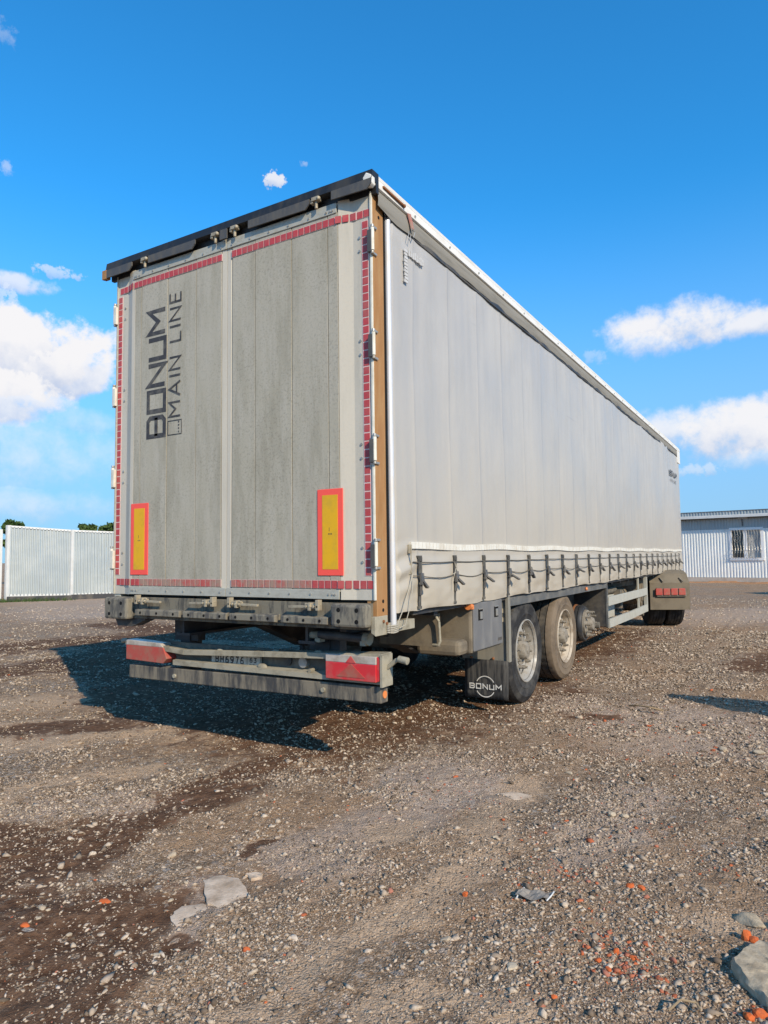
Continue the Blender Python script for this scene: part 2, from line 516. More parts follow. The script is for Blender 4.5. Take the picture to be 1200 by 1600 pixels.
GL = {
    'B': ([([(0, 0), (.82, 0), (1, .14), (1, .86), (.82, 1), (0, 1)], True), ([(0, .5), (1, .5)], False)], 1),
    'O': ([([(0, 0), (1, 0), (1, 1), (0, 1)], True)], 1),
    'N': ([([(0, 0), (0, 1), (1, 0), (1, 1)], False)], 1),
    'U': ([([(0, 1), (0, 0), (1, 0), (1, 1)], False)], 1),
    'M': ([([(0, 0), (0, 1), (.5, .42), (1, 1), (1, 0)], False)], 1),
    'A': ([([(0, 0), (.5, 1), (1, 0)], False), ([(.2, .33), (.8, .33)], False)], 1),
    'I': ([([(.5, 0), (.5, 1)], False)], 1),
    'L': ([([(0, 1), (0, 0), (1, 0)], False)], 1),
    'E': ([([(1, 0), (0, 0), (0, 1), (1, 1)], False), ([(0, .5), (.9, .5)], False)], 1),
    'H': ([([(0, 0), (0, 1)], False), ([(1, 0), (1, 1)], False), ([(0, .5), (1, .5)], False)], 1),
    '6': ([([(1, .96), (.5, 1), (.08, .66), (0, .3), (.12, .04), (.5, 0), (.9, .06), (1, .3), (.9, .5), (.5, .56), (.08, .46)], False)], 1),
    '9': ([([(0, .04), (.5, 0), (.92, .34), (1, .7), (.88, .96), (.5, 1), (.1, .94), (0, .7), (.1, .5), (.5, .44), (.92, .54)], False)], 1),
    '7': ([([(0, 1), (1, 1), (.4, 0)], False)], 1),
    '3': ([([(0, 1), (1, 1), (.45, .58), (.9, .5), (1, .25), (.85, .04), (.45, 0), (0, .06)], False)], 1),
    'R': ([([(0, 0), (0, 1), (.85, 1), (1, .75), (.85, .5), (0, .5)], False), ([(.5, .5), (1, 0)], False)], 1),
    'S': ([([(1, 1), (0, 1), (0, .5), (1, .5), (1, 0), (0, 0)], False)], 1),
}


def letters(mb, items, h, w, mp):
    """items: (char, start u, width); v from 0 to h; mp maps (u, v) to 3D"""
    for ch, u0, lw in items:
        for pts, cl in GL[ch][0]:
            q = [(u0 + w / 2 + x * (lw - w), w / 2 + y * (h - w)) for x, y in pts]
            vs, fs = stroke2d(q, w, cl)
            mb.add([mp(p.x, p.y) for p in vs], fs)


# ================================================================== GROUND
SOIL_SHADE = [(-6.62, 1.41, -7.02, 3.58, 0.50), (-1.10, 1.43, -1.17, 0.47, 0.25), (-0.73, -1.91, -0.97, -1.28, 0.16), (-0.97, -1.28, -0.91, -0.52, 0.20),
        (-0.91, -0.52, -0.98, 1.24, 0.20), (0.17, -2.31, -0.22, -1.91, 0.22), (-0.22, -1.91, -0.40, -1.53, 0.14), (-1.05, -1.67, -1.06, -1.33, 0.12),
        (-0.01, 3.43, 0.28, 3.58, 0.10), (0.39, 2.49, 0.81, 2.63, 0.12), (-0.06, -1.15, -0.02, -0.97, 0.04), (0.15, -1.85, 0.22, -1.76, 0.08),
        (-0.35, -2.13, -0.42, -1.86, 0.10), (-1.07, 2.17, -0.26, 2.29, 0.30), (-6.0, 2.6, -1.6, 1.3, .75), (-1.3, 1.5, -1.3, 9, 1.25), (-2.6, .7, -1.0, .75, .25), (-.35, -1.9, -.75, -2.6, .4), (-1.8, -2.2, -1.2, -2.8, .4), (-8, 4.2, -5, 3.4, .5), (-11, 6.5, -6, 6, .7), (-1.55, -2.2, -1.3, -1.5, .25),  # wide capsules beside and under the trailer paint its shadow darker
        (-4.2, 1.35, -2.6, .85, .5), (-4.2, -1.2, -3.0, .2, .3), (-10, 1.5, -8, 5, .8), (1.9, 6, 2.6, 9, .5)]  # first capsule darkens the ground colour inside the trailer's shadow
TAN = [(-4.64, 0.30, -3.88, 1.22, 0.50), (-3.19, -0.52, -2.63, 0.23, 0.35), (-2.63, 0.23, -2.04, 0.32, 0.20), (-2.01, -1.19, -1.66, -0.26, 0.12),
       (-0.05, -2.30, 0.11, -2.31, 0.08), (-0.70, -1.77, -0.76, -1.43, 0.07), (0.75, -1.72, 0.76, -1.40, 0.12), (0.76, -1.40, 0.79, -0.71, 0.14),
       (0.79, -0.71, 0.71, 0.58, 0.18), (0.35, -0.54, 0.41, -0.31, 0.15), (0.56, -2.05, 0.71, -1.86, 0.06), (-0.48, 8.05, -0.73, 7.03, 0.50),
       (2.01, -0.09, 2.06, -0.13, 0.05), (1.11, -1.73, 1.35, -1.49, 0.10), (-3.6, -.2, -2.8, .9, .3), (1.9, -.6, 2.3, -.3, .1)]
PINK = [(.15, -1.1, .32, .15, .22), (-1.1, -.75, -1.9, -1.5, .2), (.4, -.2, -.1, .5, .2), (-.1, -1.5, .2, -1.75, .12), (1.3, -.2, 1.5, .6, .25), (1.01, 2.18, 1.96, 2.26, 0.60), (-0.48, 3.18, 0.92, 2.63, 0.40), (1.52, 2.24, 1.27, 3.10, 0.50), (0.11, 0.71, 0.54, 0.35, 0.30), (-1, 12, 3, 16, 2.0), (-24, 14, -14, 8, 2.2)]


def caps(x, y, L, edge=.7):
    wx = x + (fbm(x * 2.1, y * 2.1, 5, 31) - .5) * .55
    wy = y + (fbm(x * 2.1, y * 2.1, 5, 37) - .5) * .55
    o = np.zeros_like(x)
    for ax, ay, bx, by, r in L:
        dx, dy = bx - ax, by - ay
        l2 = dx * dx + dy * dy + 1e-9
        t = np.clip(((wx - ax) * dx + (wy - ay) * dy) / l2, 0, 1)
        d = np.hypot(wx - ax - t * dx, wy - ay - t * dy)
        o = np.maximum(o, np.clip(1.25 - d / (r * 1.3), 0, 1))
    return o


def groundh(x, y):
    near = np.exp(-(np.maximum(np.hypot(x - 1, y) - 6, 0) / 14) ** 2)
    u = x * .45 + y * .9      # along the old wheel tracks
    v = x * .9 - y * .45
    h = (fbm(x * .5, y * .5, 3, 3) - .5) * .05 + (fbm(v * 2.2, u * .45, 4, 5) - .5) * .055 + (fbm(x * 5, y * 5, 4, 9) - .5) * .030
    h = h + (fbm(x * 17, y * 17, 3, 15) - .5) * .014
    wheel = np.exp(-((x + 1.25) / 1.9) ** 4 - ((y - 4) / 3.0) ** 4)
    return h * (.3 + .7 * near) * (1 - .75 * wheel) - .006


def axis_steps(c0, c1, fine, far, grow=1.13):
    a = list(np.arange(c0, c1, fine))
    s, x = fine, c1
    while x < far:
        a.append(x)
        s *= grow
        x += s
    s, x = fine, c0 - fine
    while x > -far:
        a.insert(0, x)
        s *= grow
        x -= s
    return np.array(a)


xs = axis_steps(-2.2, 2.7, .016, 900)
ys = axis_steps(-2.6, 1.6, .016, 900)
X, Y = np.meshgrid(xs, ys)
Zg = groundh(X, Y)
nx, ny = len(xs), len(ys)
gm = bpy.data.meshes.new('gravel_yard')
gm.vertices.add(nx * ny)
gm.vertices.foreach_set('co', np.stack([X, Y, Zg], -1).astype(np.float32).ravel())
idx = np.arange(nx * ny).reshape(ny, nx)
quads = np.stack([idx[:-1, :-1], idx[:-1, 1:], idx[1:, 1:], idx[1:, :-1]], -1).reshape(-1, 4)
nq = len(quads)
gm.loops.add(nq * 4)
gm.loops.foreach_set('vertex_index', quads.astype(np.int32).ravel())
gm.polygons.add(nq)
gm.polygons.foreach_set('loop_start', np.arange(nq, dtype=np.int32) * 4)
gm.polygons.foreach_set('loop_total', np.full(nq, 4, dtype=np.int32))
gm.polygons.foreach_set('use_smooth', np.ones(nq, dtype=bool))
gm.update(calc_edges=True)
for nm, L in (('soil', SOIL_SHADE), ('tan', TAN), ('pink', PINK)):  # soil mask also holds the shade painted round the trailer
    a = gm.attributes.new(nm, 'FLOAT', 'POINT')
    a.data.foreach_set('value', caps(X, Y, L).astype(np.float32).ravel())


def ground_material():
    m = bpy.data.materials.new('gravel_ground')
    m.use_nodes = True
    t = m.node_tree
    b = t.nodes['Principled BSDF']
    pos = ND(t, 'ShaderNodeNewGeometry').outputs['Position']

    def at(n):
        a = ND(t, 'ShaderNodeAttribute')
        a.attribute_name = n
        return a.outputs['Fac']
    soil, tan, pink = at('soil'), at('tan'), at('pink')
    n1 = noise(t, pos, .55, 6, .6)
    n2 = noise(t, pos, 3.2, 7, .68)
    n3 = noise(t, pos, 14, 6, .65)
    n4 = noise(t, pos, 60, 4, .7)
    mp = ND(t, 'ShaderNodeMapping')
    mp.inputs['Rotation'].default_value = (0, 0, math.radians(-27))
    mp.inputs['Scale'].default_value = (1.0, .22, 1)
    t.links.new(pos, mp.inputs[0])
    n5 = noise(t, mp.outputs[0], 1.6, 6, .65)

    def voro(scale, out='Color'):
        v = ND(t, 'ShaderNodeTexVoronoi')
        v.inputs['Scale'].default_value = scale
        v.inputs['Randomness'].default_value = 1
        t.links.new(pos, v.inputs['Vector'])
        return v.outputs[out]
    bw = ND(t, 'ShaderNodeSeparateColor')
    t.links.new(voro(95), bw.inputs[0])
    cell = bw.outputs[0]
    cell2 = bw.outputs[1]
    bw2 = ND(t, 'ShaderNodeSeparateColor')
    t.links.new(voro(38), bw2.inputs[0])
    # gravel: cell to cell tone
    ramp = ND(t, 'ShaderNodeValToRGB')
    e = ramp.color_ramp.elements
    e[0].position, e[0].color = 0, (.13, .085, .052, 1)
    e[1].position, e[1].color = 1, (.80, .63, .47, 1)
    for p_, c_ in ((.3, (.29, .207, .135)), (.62, (.47, .345, .232)), (.86, (.64, .485, .335))):
        q = e.new(p_)
        q.color = (*c_, 1)
    t.links.new(cell, ramp.inputs[0])
    c = ramp.outputs[0]
    c = mixc(t, smooth(t, n4, .42, .62, 0, .65), c, (.15, .10, .064))
    # sparse pale and reddish chips seen from afar
    c = mixc(t, smooth(t, bw2.outputs[0], .90, .95, 0, .8), c, (.44, .40, .35))
    redf = mth(t, 'MULTIPLY', smooth(t, cell2, .86, .93), smooth(t, mth(t, 'ADD', n2, mth(t, 'MULTIPLY', pink, .28)), .54, .70))
    c = mixc(t, mth(t, 'MULTIPLY', redf, .75), c, (.36, .12, .07))
    pk = mth(t, 'MULTIPLY', smooth(t, bw2.outputs[1], .70, .9), pink)
    c = mixc(t, mth(t, 'MULTIPLY', pk, .8), c, (.60, .48, .37))
    # brownish cast in places
    c = mixc(t, smooth(t, n1, .40, .60, 0, .7), c, (.42, .265, .15))
    n6 = noise(t, pos, 24, 5, .75)
    c = mixc(t, smooth(t, n6, .56, .68, 0, .55), c, (.66, .51, .38))
    c = mixc(t, smooth(t, noise(t, pos, 8.5, 6, .75), .50, .64, 0, .6), c, (.16, .105, .068))
    # dark damp grit between the stones in drawn out patches
    gp = mth(t, 'ADD', mth(t, 'MULTIPLY', n5, .6), mth(t, 'MULTIPLY', n2, .4))
    c = mixc(t, smooth(t, gp, .54, .64, 0, .45), c, (.18, .118, .077))
    # wide washed out pale areas
    c = mixc(t, mth(t, 'MULTIPLY', smooth(t, mth(t, 'ADD', pink, mth(t, 'SUBTRACT', n3, .5)), .35, .9), .5), c, (.56, .44, .34))
    # tan clay dust
    tf = mth(t, 'ADD', mth(t, 'MULTIPLY', tan, .55), mth(t, 'SUBTRACT', n2, .5))
    tf = mth(t, 'ADD', tf, mth(t, 'MULTIPLY', mth(t, 'SUBTRACT', n3, .5), .6))
    tf = mth(t, 'MAXIMUM', smooth(t, tf, .18, .50, 0, .85), smooth(t, n5, .60, .74, 0, .35))
    tcol = mixc(t, smooth(t, n4, .4, .65), (.60, .43, .28), (.47, .325, .205))
    c = mixc(t, tf, c, tcol)
    # dark damp soil, and the trailer's shadow deepened with the same colour
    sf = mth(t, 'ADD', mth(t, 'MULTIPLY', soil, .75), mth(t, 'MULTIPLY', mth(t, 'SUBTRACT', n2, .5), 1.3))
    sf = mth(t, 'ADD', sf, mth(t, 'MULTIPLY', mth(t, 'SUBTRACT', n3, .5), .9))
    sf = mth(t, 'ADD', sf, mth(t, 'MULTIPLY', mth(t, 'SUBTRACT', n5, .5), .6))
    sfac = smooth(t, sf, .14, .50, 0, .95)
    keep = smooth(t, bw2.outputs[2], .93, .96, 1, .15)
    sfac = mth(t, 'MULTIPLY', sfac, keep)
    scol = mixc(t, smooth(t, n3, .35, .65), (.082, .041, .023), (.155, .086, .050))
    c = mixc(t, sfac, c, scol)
    t.links.new(c, b.inputs['Base Color'])
    b.inputs['Roughness'].default_value = .92
    b.inputs['Specular IOR Level'].default_value = .04
    # relief
    dist = voro(95, 'Distance')
    n7 = noise(t, pos, 30, 5, .7)
    hgt = mth(t, 'ADD', mth(t, 'MULTIPLY', mth(t, 'SUBTRACT', 1, dist), mth(t, 'ADD', cell, .35)), mth(t, 'MULTIPLY', mth(t, 'ADD', n4, mth(t, 'MULTIPLY', n7, 1.6)), .9))
    hgt = mth(t, 'MULTIPLY', hgt, mth(t, 'SUBTRACT', 1.0, mth(t, 'MULTIPLY', sfac, .8)))
    bn = ND(t, 'ShaderNodeBump')
    bn.inputs['Strength'].default_value = 1.0
    bn.inputs['Distance'].default_value = .009
    t.links.new(hgt, bn.inputs['Height'])
    bn2 = ND(t, 'ShaderNodeBump')
    bn2.inputs['Strength'].default_value = .8
    bn2.inputs['Distance'].default_value = .03
    t.links.new(n3, bn2.inputs['Height'])
    t.links.new(bn.outputs[0], bn2.inputs['Normal'])
    t.links.new(bn2.outputs[0], b.inputs['Normal'])
    return m


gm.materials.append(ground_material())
g = bpy.data.objects.new('ground', gm)
COL.objects.link(g)
g['kind'] = 'structure'

# ------------------------------------------------------------------ loose stones (stuff)
PHI = (1 + 5 ** .5) / 2
ICO_V = np.array([(-1, PHI, 0), (1, PHI, 0), (-1, -PHI, 0), (1, -PHI, 0), (0, -1, PHI), (0, 1, PHI), (0, -1, -PHI), (0, 1, -PHI), (PHI, 0, -1), (PHI, 0, 1), (-PHI, 0, -1), (-PHI, 0, 1)]) / math.hypot(1, PHI)
ICO_F = np.array([(0, 11, 5), (0, 5, 1), (0, 1, 7), (0, 7, 10), (0, 10, 11), (1, 5, 9), (5, 11, 4), (11, 10, 2), (10, 7, 6), (7, 1, 8), (3, 9, 4), (3, 4, 2), (3, 2, 6), (3, 6, 8), (3, 8, 9), (4, 9, 5), (2, 4, 11), (6, 2, 10), (8, 6, 7), (9, 8, 1)])
OCT_V = np.array([(1, 0, 0), (-1, 0, 0), (0, 1, 0), (0, -1, 0), (0, 0, 1), (0, 0, -1)], float)
OCT_F = np.array([(4, 0, 2), (4, 2, 1), (4, 1, 3), (4, 3, 0), (5, 2, 0), (5, 1, 2), (5, 3, 1), (5, 0, 3)])


def stone_cloud(name, P, size, material, seed, BV=ICO_V, BF=ICO_F, label=None, cat=None):
    rng = np.random.default_rng(seed)
    n = len(P)
    nv, nf = len(BV), len(BF)
    V = np.repeat(BV[None], n, 0)
    V = V * (1 + rng.uniform(-.45, .30, (n, nv, 1)))
    sc = np.stack([rng.uniform(.8, 1.5, n), rng.uniform(.45, 1.0, n), rng.uniform(.30, .65, n)], -1)
    V = V * sc[:, None, :]
    th = rng.uniform(0, 2 * PI, n)
    ta = rng.normal(0, .3, n)
    c, s_ = np.cos(th), np.sin(th)
    x = V[..., 0] * np.cos(ta)[:, None] + V[..., 2] * np.sin(ta)[:, None]
    z = -V[..., 0] * np.sin(ta)[:, None] + V[..., 2] * np.cos(ta)[:, None]
    y = V[..., 1]
    V = np.stack([x * c[:, None] - y * s_[:, None], x * s_[:, None] + y * c[:, None], z], -1) * (size[:, None, None] * .5)
    pz = groundh(P[:, 0], P[:, 1]) + size * .08
    V = V + np.stack([P[:, 0], P[:, 1], pz], -1)[:, None, :]
    F = (BF[None] + (np.arange(n) * nv)[:, None, None]).reshape(-1, 3)
    me = bpy.data.meshes.new(name)
    me.vertices.add(n * nv)
    me.vertices.foreach_set('co', V.astype(np.float32).ravel())
    me.loops.add(len(F) * 3)
    me.loops.foreach_set('vertex_index', F.astype(np.int32).ravel())
    me.polygons.add(len(F))
    me.polygons.foreach_set('loop_start', np.arange(len(F), dtype=np.int32) * 3)
    me.polygons.foreach_set('loop_total', np.full(len(F), 3, dtype=np.int32))
    me.update(calc_edges=True)
    me.materials.append(material)
    o = bpy.data.objects.new(name, me)
    COL.objects.link(o)
    o['kind'] = 'stuff'
    if label:
        o['label'] = label
        o['category'] = cat
    return o


def stone_material(name, stops):
    m = bpy.data.materials.new(name)
    m.use_nodes = True
    t = m.node_tree
    b = t.nodes['Principled BSDF']
    g_ = ND(t, 'ShaderNodeNewGeometry')
    r = ND(t, 'ShaderNodeValToRGB')
    e = r.color_ramp.elements
    e[0].position, e[0].color = stops[0][0], (*stops[0][1], 1)
    e[1].position, e[1].color = stops[-1][0], (*stops[-1][1], 1)
    for p_, c_ in stops[1:-1]:
        e.new(p_).color = (*c_, 1)
    t.links.new(g_.outputs['Random Per Island'], r.inputs[0])
    c = mixc(t, smooth(t, noise(t, g_.outputs['Position'], 120, 3, .6), .4, .7, 0, .45), r.outputs[0], (.17, .14, .11))
    t.links.new(c, b.inputs['Base Color'])
    b.inputs['Roughness'].default_value = .92
    b.inputs['Specular IOR Level'].default_value = .04
    return m


def scatter(n, rmin, rmax, a0, a1, pw, seed):
    """points round the spot the photograph was taken from, thinning out with distance"""
    rng = np.random.default_rng(seed)
    u = rng.uniform(0, 1, n)
    k = 2 - pw
    r = (rmin ** k + u * (rmax ** k - rmin ** k)) ** (1 / k)
    a = np.radians(rng.uniform(a0, a1, n))
    return np.stack([2.22 + r * np.sin(a), -3.62 + r * np.cos(a)], -1), r


def thin(P, r, seed, soilkeep=.28):
    rng = np.random.default_rng(seed)
    s_ = caps(P[:, 0], P[:, 1], SOIL_SHADE)
    tn = caps(P[:, 0], P[:, 1], TAN)
    cl = fbm(P[:, 0] * 2.4, P[:, 1] * 2.4, 4, 77)
    pr = np.clip((cl - .30) * 3.2, .12, 1) * (1 - (1 - soilkeep) * np.clip(s_ * 1.4, 0, 1)) * (1 - .55 * tn)
    k = rng.uniform(0, 1, len(P)) < pr
    return P[k], r[k]


GREY = stone_material('gravel_stone', [(0, (.10, .072, .05)), (.35, (.27, .205, .145)), (.7, (.44, .345, .25)), (.9, (.52, .42, .31)), (1, (.62, .51, .40))])
PALE = stone_material('pale_chip', [(0, (.40, .31, .23)), (.5, (.50, .40, .29)), (1, (.62, .51, .39))])
REDM = stone_material('brick_chip', [(0, (.32, .09, .045)), (.5, (.52, .135, .05)), (.8, (.42, .16, .10)), (1, (.50, .24, .17))])
P, r = scatter(480000, 1.25, 14, -66, 10, 1.4, 1)
P, r = thin(P, r, 2)
sz = RNG.lognormal(0, .55, len(P)) * (.0046 + .0014 * r)
stone_cloud('gravel', P, np.clip(sz, .004, .05), GREY, 3, OCT_V, OCT_F, 'grey gravel and grit covering the whole yard', 'gravel')
P, r = scatter(52000, 1.25, 24, -68, 14, 1.35, 4)
P, r = thin(P, r, 5, .45)
sz = RNG.lognormal(0, .5, len(P)) * (.0062 + .0015 * r)
stone_cloud('pale_gravel', P, np.clip(sz, .006, .06), PALE, 6, ICO_V, ICO_F, 'pale stone chips strewn among the grey gravel', 'gravel')
# brick chips lie in loose clusters
cl_c = np.array([(1.60, -1.05, .09, 200), (1.69, -1.12, .06, 140), (1.24, -.62, .12, 90), (1.62, -.9, .12, 90), (1.40, -.48, .08, 30), (1.45, -1.35, .12, 50), (1.5, 2.2, .5, 130), (.9, 2.6, .4, 60),
                 (.34, .24, .07, 22), (1.9, .1, .3, 50), (2.06, -1.15, .04, 26), (.9, .0, .3, 40), (.45, -1.7, .3, 26), (-.3, -1.9, .25, 18), (1.2, 1.2, .5, 60), (1.7, 3.5, 1.0, 90), (1.84, -.16, .08, 16), (1.5, .45, .4, 60)])
pp = []
for cx_, cy_, rr, nn in cl_c:
    pp.append(RNG.normal(0, rr, (int(nn), 2)) + (cx_, cy_))
P = np.concatenate(pp)
pp = [P[RNG.uniform(0, 1, len(P)) < .75]]
P2, r_ = scatter(500, 1.4, 15, -66, 12, 1.4, 8)
P = np.concatenate(pp + [P2])
r = np.hypot(P[:, 0] - 2.22, P[:, 1] + 3.62)
sz = RNG.lognormal(0, .5, len(P)) * (.0062 + .0013 * r)
stone_cloud('brick_chips', P, np.clip(sz, .005, .04), REDM, 9, ICO_V, ICO_F, 'orange red brick chips scattered and clustered on the gravel', 'rubble')


def rough_stone(name, x, y, sx, sy, sz_, material, seed, flat=False, rz=0.0, sub=2):
    """an irregular faceted stone resting on the ground"""
    import bmesh
    rng = np.random.default_rng(seed)
    bm = bmesh.new()
    bmesh.ops.create_icosphere(bm, subdivisions=sub, radius=1)
    ph = rng.uniform(0, 6, 9)
    planes = []
    for k in range(7):
        d_ = Vector(rng.normal(0, 1, 3)).normalized()
        planes.append((d_, rng.uniform(.55, .9)))
    for v in bm.verts:
        d_ = v.co.normalized()
        q = 1 + .14 * math.sin(3 * d_.x + ph[0]) * math.sin(4 * d_.y + ph[1]) + .07 * math.sin(9 * d_.z + ph[2] + 5 * d_.x)
        for pd, pk in planes:
            dd = d_.dot(pd) * q
            if dd > pk:
                q *= pk / dd
        v.co = d_ * q
        if flat:
            v.co.z = max(min(v.co.z, .35), -.35) / .35
    me = bpy.data.meshes.new(name)
    bm.to_mesh(me)
    bm.free()
    me.transform(Matrix.Rotation(rz, 4, 'Z') @ Matrix.Diagonal((sx / 2, sy / 2, sz_ / 2, 1)))
    me.materials.append(MT[material])
    if sub > 2:
        me.polygons.foreach_set('use_smooth', [True] * len(me.polygons))
    z = float(groundh(np.array([x]), np.array([y]))[0])
    o = link(name, me, at=(x, y, z + sz_ * .18))
    return o


def slab(name, pts, th, material, seed, zoff=0.012):
    """a broken flat slab from an outline"""
    rng = np.random.default_rng(seed)
    out = []
    n = len(pts)
    for i in range(n):
        a, b = Vector(pts[i]), Vector(pts[(i + 1) % n])
        for k in range(5):
            q = a.lerp(b, k / 5)
            if k:
                q += Vector(rng.normal(0, .0035, 2))
            out.append(q)
    c = sum((Vector(q) for q in out), Vector((0, 0))) / len(out)
    z = float(groundh(np.array([c.x]), np.array([c.y]))[0])
    mb = MB()
    m = len(out)
    rings = []
    for s_, zz in ((1.0, -th), (1.0, th * .55), (.93, th), (.6, th * 1.05), (.3, th * .95)):
        rings.append([(c.x + (q.x - c.x) * s_, c.y + (q.y - c.y) * s_, z + zoff + zz + (rng.normal(0, th * .12) if s_ < 1 else 0)) for q in out])
    v = [p_ for r_ in rings for p_ in r_] + [(c.x, c.y, z + zoff + th)]
    f = []
    for k in range(len(rings) - 1):
        for i in range(m):
            j = (i + 1) % m
            f.append((k * m + i, k * m + j, (k + 1) * m + j, (k + 1) * m + i))
    k = (len(rings) - 1) * m
    f += [(k + i, k + (i + 1) % m, len(v) - 1) for i in range(m)]
    mb.add(v, f)
    return mb.build(name, material, smooth_=True, angle=40)


tag(slab('concrete_slab', [(-.10, -1.365), (-.065, -1.30), (.03, -1.275), (.175, -1.365), (.155, -1.515), (.06, -1.50)], .005, 'concrete', 3, .008),
    'flat pale grey concrete fragment lying in the gravel, the larger of two', 'concrete slab')
tag(slab('concrete_slab', [(-.02, -1.56), (.04, -1.50), (.13, -1.53), (.16, -1.60), (.08, -1.68), (.0, -1.64)], .003, 'concrete', 5, .002),
    'half buried sandy concrete patch just below the larger pale fragment', 'concrete slab')
tag(slab('concrete_slab', [(.64, .33), (.70, .40), (.82, .39), (.86, .31), (.75, .27)], .003, 'concrete', 7, .003),
    'thin dusty slab flush with the gravel to the right of the trailer shadow', 'concrete slab')
tag(slab('concrete_slab', [(.03, -1.23), (.08, -1.19), (.12, -1.22), (.09, -1.26)], .006, 'concrete', 8, .010),
    'small thin concrete flake above the larger pale fragment', 'concrete slab')
tag(slab('rock', [(2.01, -.83), (2.05, -.76), (2.16, -.72), (2.33, -.80), (2.35, -1.05), (2.22, -1.17), (2.09, -1.125), (2.02, -1.03), (1.975, -.93)], .028, 'rock', 21, .004), 'large low pitted rock cut off by the right edge of the photo', 'rock')
tag(rough_stone('rock', 2.02, -.55, .13, .11, .045, 'rock', 6, rz=.2, sub=4), 'small dark grey rock behind the large low one at the right', 'rock')
tag(rough_stone('rock', 2.16, -.60, .10, .11, .04, 'rock', 9, rz=1.2, sub=4), 'dark pitted rock at the right edge behind the orange brick fragment', 'rock')
BR = [(2.008, -.713, .050, .026, .036, 'bright orange broken brick piece stuck between the rocks at right', 1.3), (2.034, -.722, .036, .022, .024, 'smaller orange brick piece touching the bright one between the rocks', .2),
      (1.57, -1.104, .022, .018, .013, 'orange brick fragment at the left of the chip cluster', .1), (1.614, -1.03, .030, .020, .016, 'orange brick fragment on top of the chip cluster', 1.9),
      (1.673, -1.03, .022, .018, .014, 'round brick fragment at the right of the chip cluster', .9), (1.61, -1.14, .026, .016, .014, 'elongated brick fragment below the chip cluster', 2.2),
      (1.568, -.547, .040, .026, .012, 'dusty red brick piece with mortar in the gravel right of the wrapper', .4), (1.61, -.535, .034, .020, .016, 'red and yellow brick piece beside the dusty one right of the wrapper', 2.8),
      (-.303, -1.715, .05, .028, .014, 'orange brick piece lying on the dark soil at left', .3), (-.404, -2.0, .04, .022, .012, 'orange brick piece at the lower left beside pale stones', .3),
      (.451, -1.685, .026, .02, .014, 'orange red brick piece in the lower middle of the yard', .8),
      (.98, -.93, .024, .02, .018, 'pinkish brick lump beside a pale stone left of the wrapper', 1.1), (2.07, -1.17, .04, .03, .025, 'orange brick piece against the lower side of the large rock', .5),
      (2.045, -1.20, .03, .025, .02, 'small orange brick piece at the lower right corner', 1.5), (1.50, -1.395, .02, .016, .013, 'lone brick crumb at the bottom right of the yard', .6)]
for i, (x, y, a, b_, c_, lab, rz) in enumerate(BR):
    tag(rough_stone('brick_fragment', x, y, a * 1.25, b_ * 1.4, c_ * 1.3, 'brick', 40 + i, rz=rz, sub=2), lab, 'brick fragment', 'broken brick pieces on the gravel')
WS = [(-.459, -1.899, .035), (-.409, -1.944, .022), (-.23, -1.932, .026), (-.02, -1.744, .022), (-.132, -1.871, .018), (-1.48, .281, .05), (.313, -1.801, .024), (.417, -2.05, .03), (1.045, -1.249, .04),
      (1.03, -1.385, .028), (1.323, -1.301, .042), (1.555, -1.044, .026), (1.742, -.701, .020), (1.912, -1.138, .022), (1.308, .266, .06), (1.372, .281, .05), (1.483, -.037, .04), (.864, -.296, .03), (-.738, 1.699, .07),
      (-.671, -1.751, .02), (-.547, -1.721, .022), (-.427, -1.892, .02), (-.361, -1.575, .024), (1.721, 1.98, .09), (1.947, 1.973, .08), (-.432, -1.242, .05), (.159, -1.843, .026), (1.01, -.90, .026), (1.09, -.34, .03), (1.18, -.30, .028),
      (-.2, -1.3, .03), (-.15, -1.42, .028), (.22, -1.15, .022), (.9, .9, .05), (-.1, -1.55, .026), (.25, -1.95, .02), (.8, -1.2, .02), (1.3, -.9, .018), (1.62, -.25, .024), (-1.3, -.6, .03)]
for i, (x, y, s_) in enumerate(WS):
    big = {5: 'single pale stone just outside the front edge of the trailer shadow', 18: 'pale stone on the ground right of the bumper end', 8: 'angular pale stone below and left of the grey wrapper',
           10: 'flat pale stone in the lower right, left of the brick chip cluster', 23: 'flat pale stone at the right edge below the long pointed shadow', 24: 'largest pale stone at the right edge, rightmost of its row',
           14: 'left one of two pale stones side by side right of the middle', 15: 'right one of two pale stones side by side right of the middle', 25: 'pale stone above and left of the concrete slab',
           33: 'pale stone in the open gravel above the dusty thin slab', 0: 'long white stone on the dark soil at the lower left'}
    tag(rough_stone('pale_stone', x, y, s_ * 1.15, s_ * .85, s_ * .5, 'pale_stone', 80 + i, rz=i * 1.7, sub=2),
        big.get(i, 'small pale stone a little bigger than the chips around it on the gravel'), 'stone', 'loose pale stones on the gravel')
# crumpled wrapper and a twig
mb = MB()
zz = .02
xs_, ys_ = np.linspace(0, 1, 9), np.linspace(0, 1, 6)
vv, ff = [], []
for j in ys_:
    for i in xs_:
        px_ = 1.175 + .125 * i + .010 * j
        py_ = -.865 + .085 * j + .03 * i
        edge = (.007 if i < .15 else 0) + (.007 if i > .85 else 0)
        vv.append((px_, py_, .012 + edge + .006 * math.sin(9 * i + 4 * j) + .004 * math.sin(17 * j)))
for j in range(5):
    for i in range(8):
        a = j * 9 + i
        ff.append((a, a + 1, a + 10, a + 9))
mb.add(vv, ff)
o = mb.build('wrapper', 'foil', smooth_=False)
md = o.modifiers.new('thick', 'SOLIDIFY')
md.thickness = .0015
tag(o, 'crumpled grey plastic wrapper with pale folded edges on the gravel', 'wrapper')
mb = MB().tube([(1.185, -.875, .012), (1.18, -.83, .018), (1.186, -.785, .016)], .003, 6)
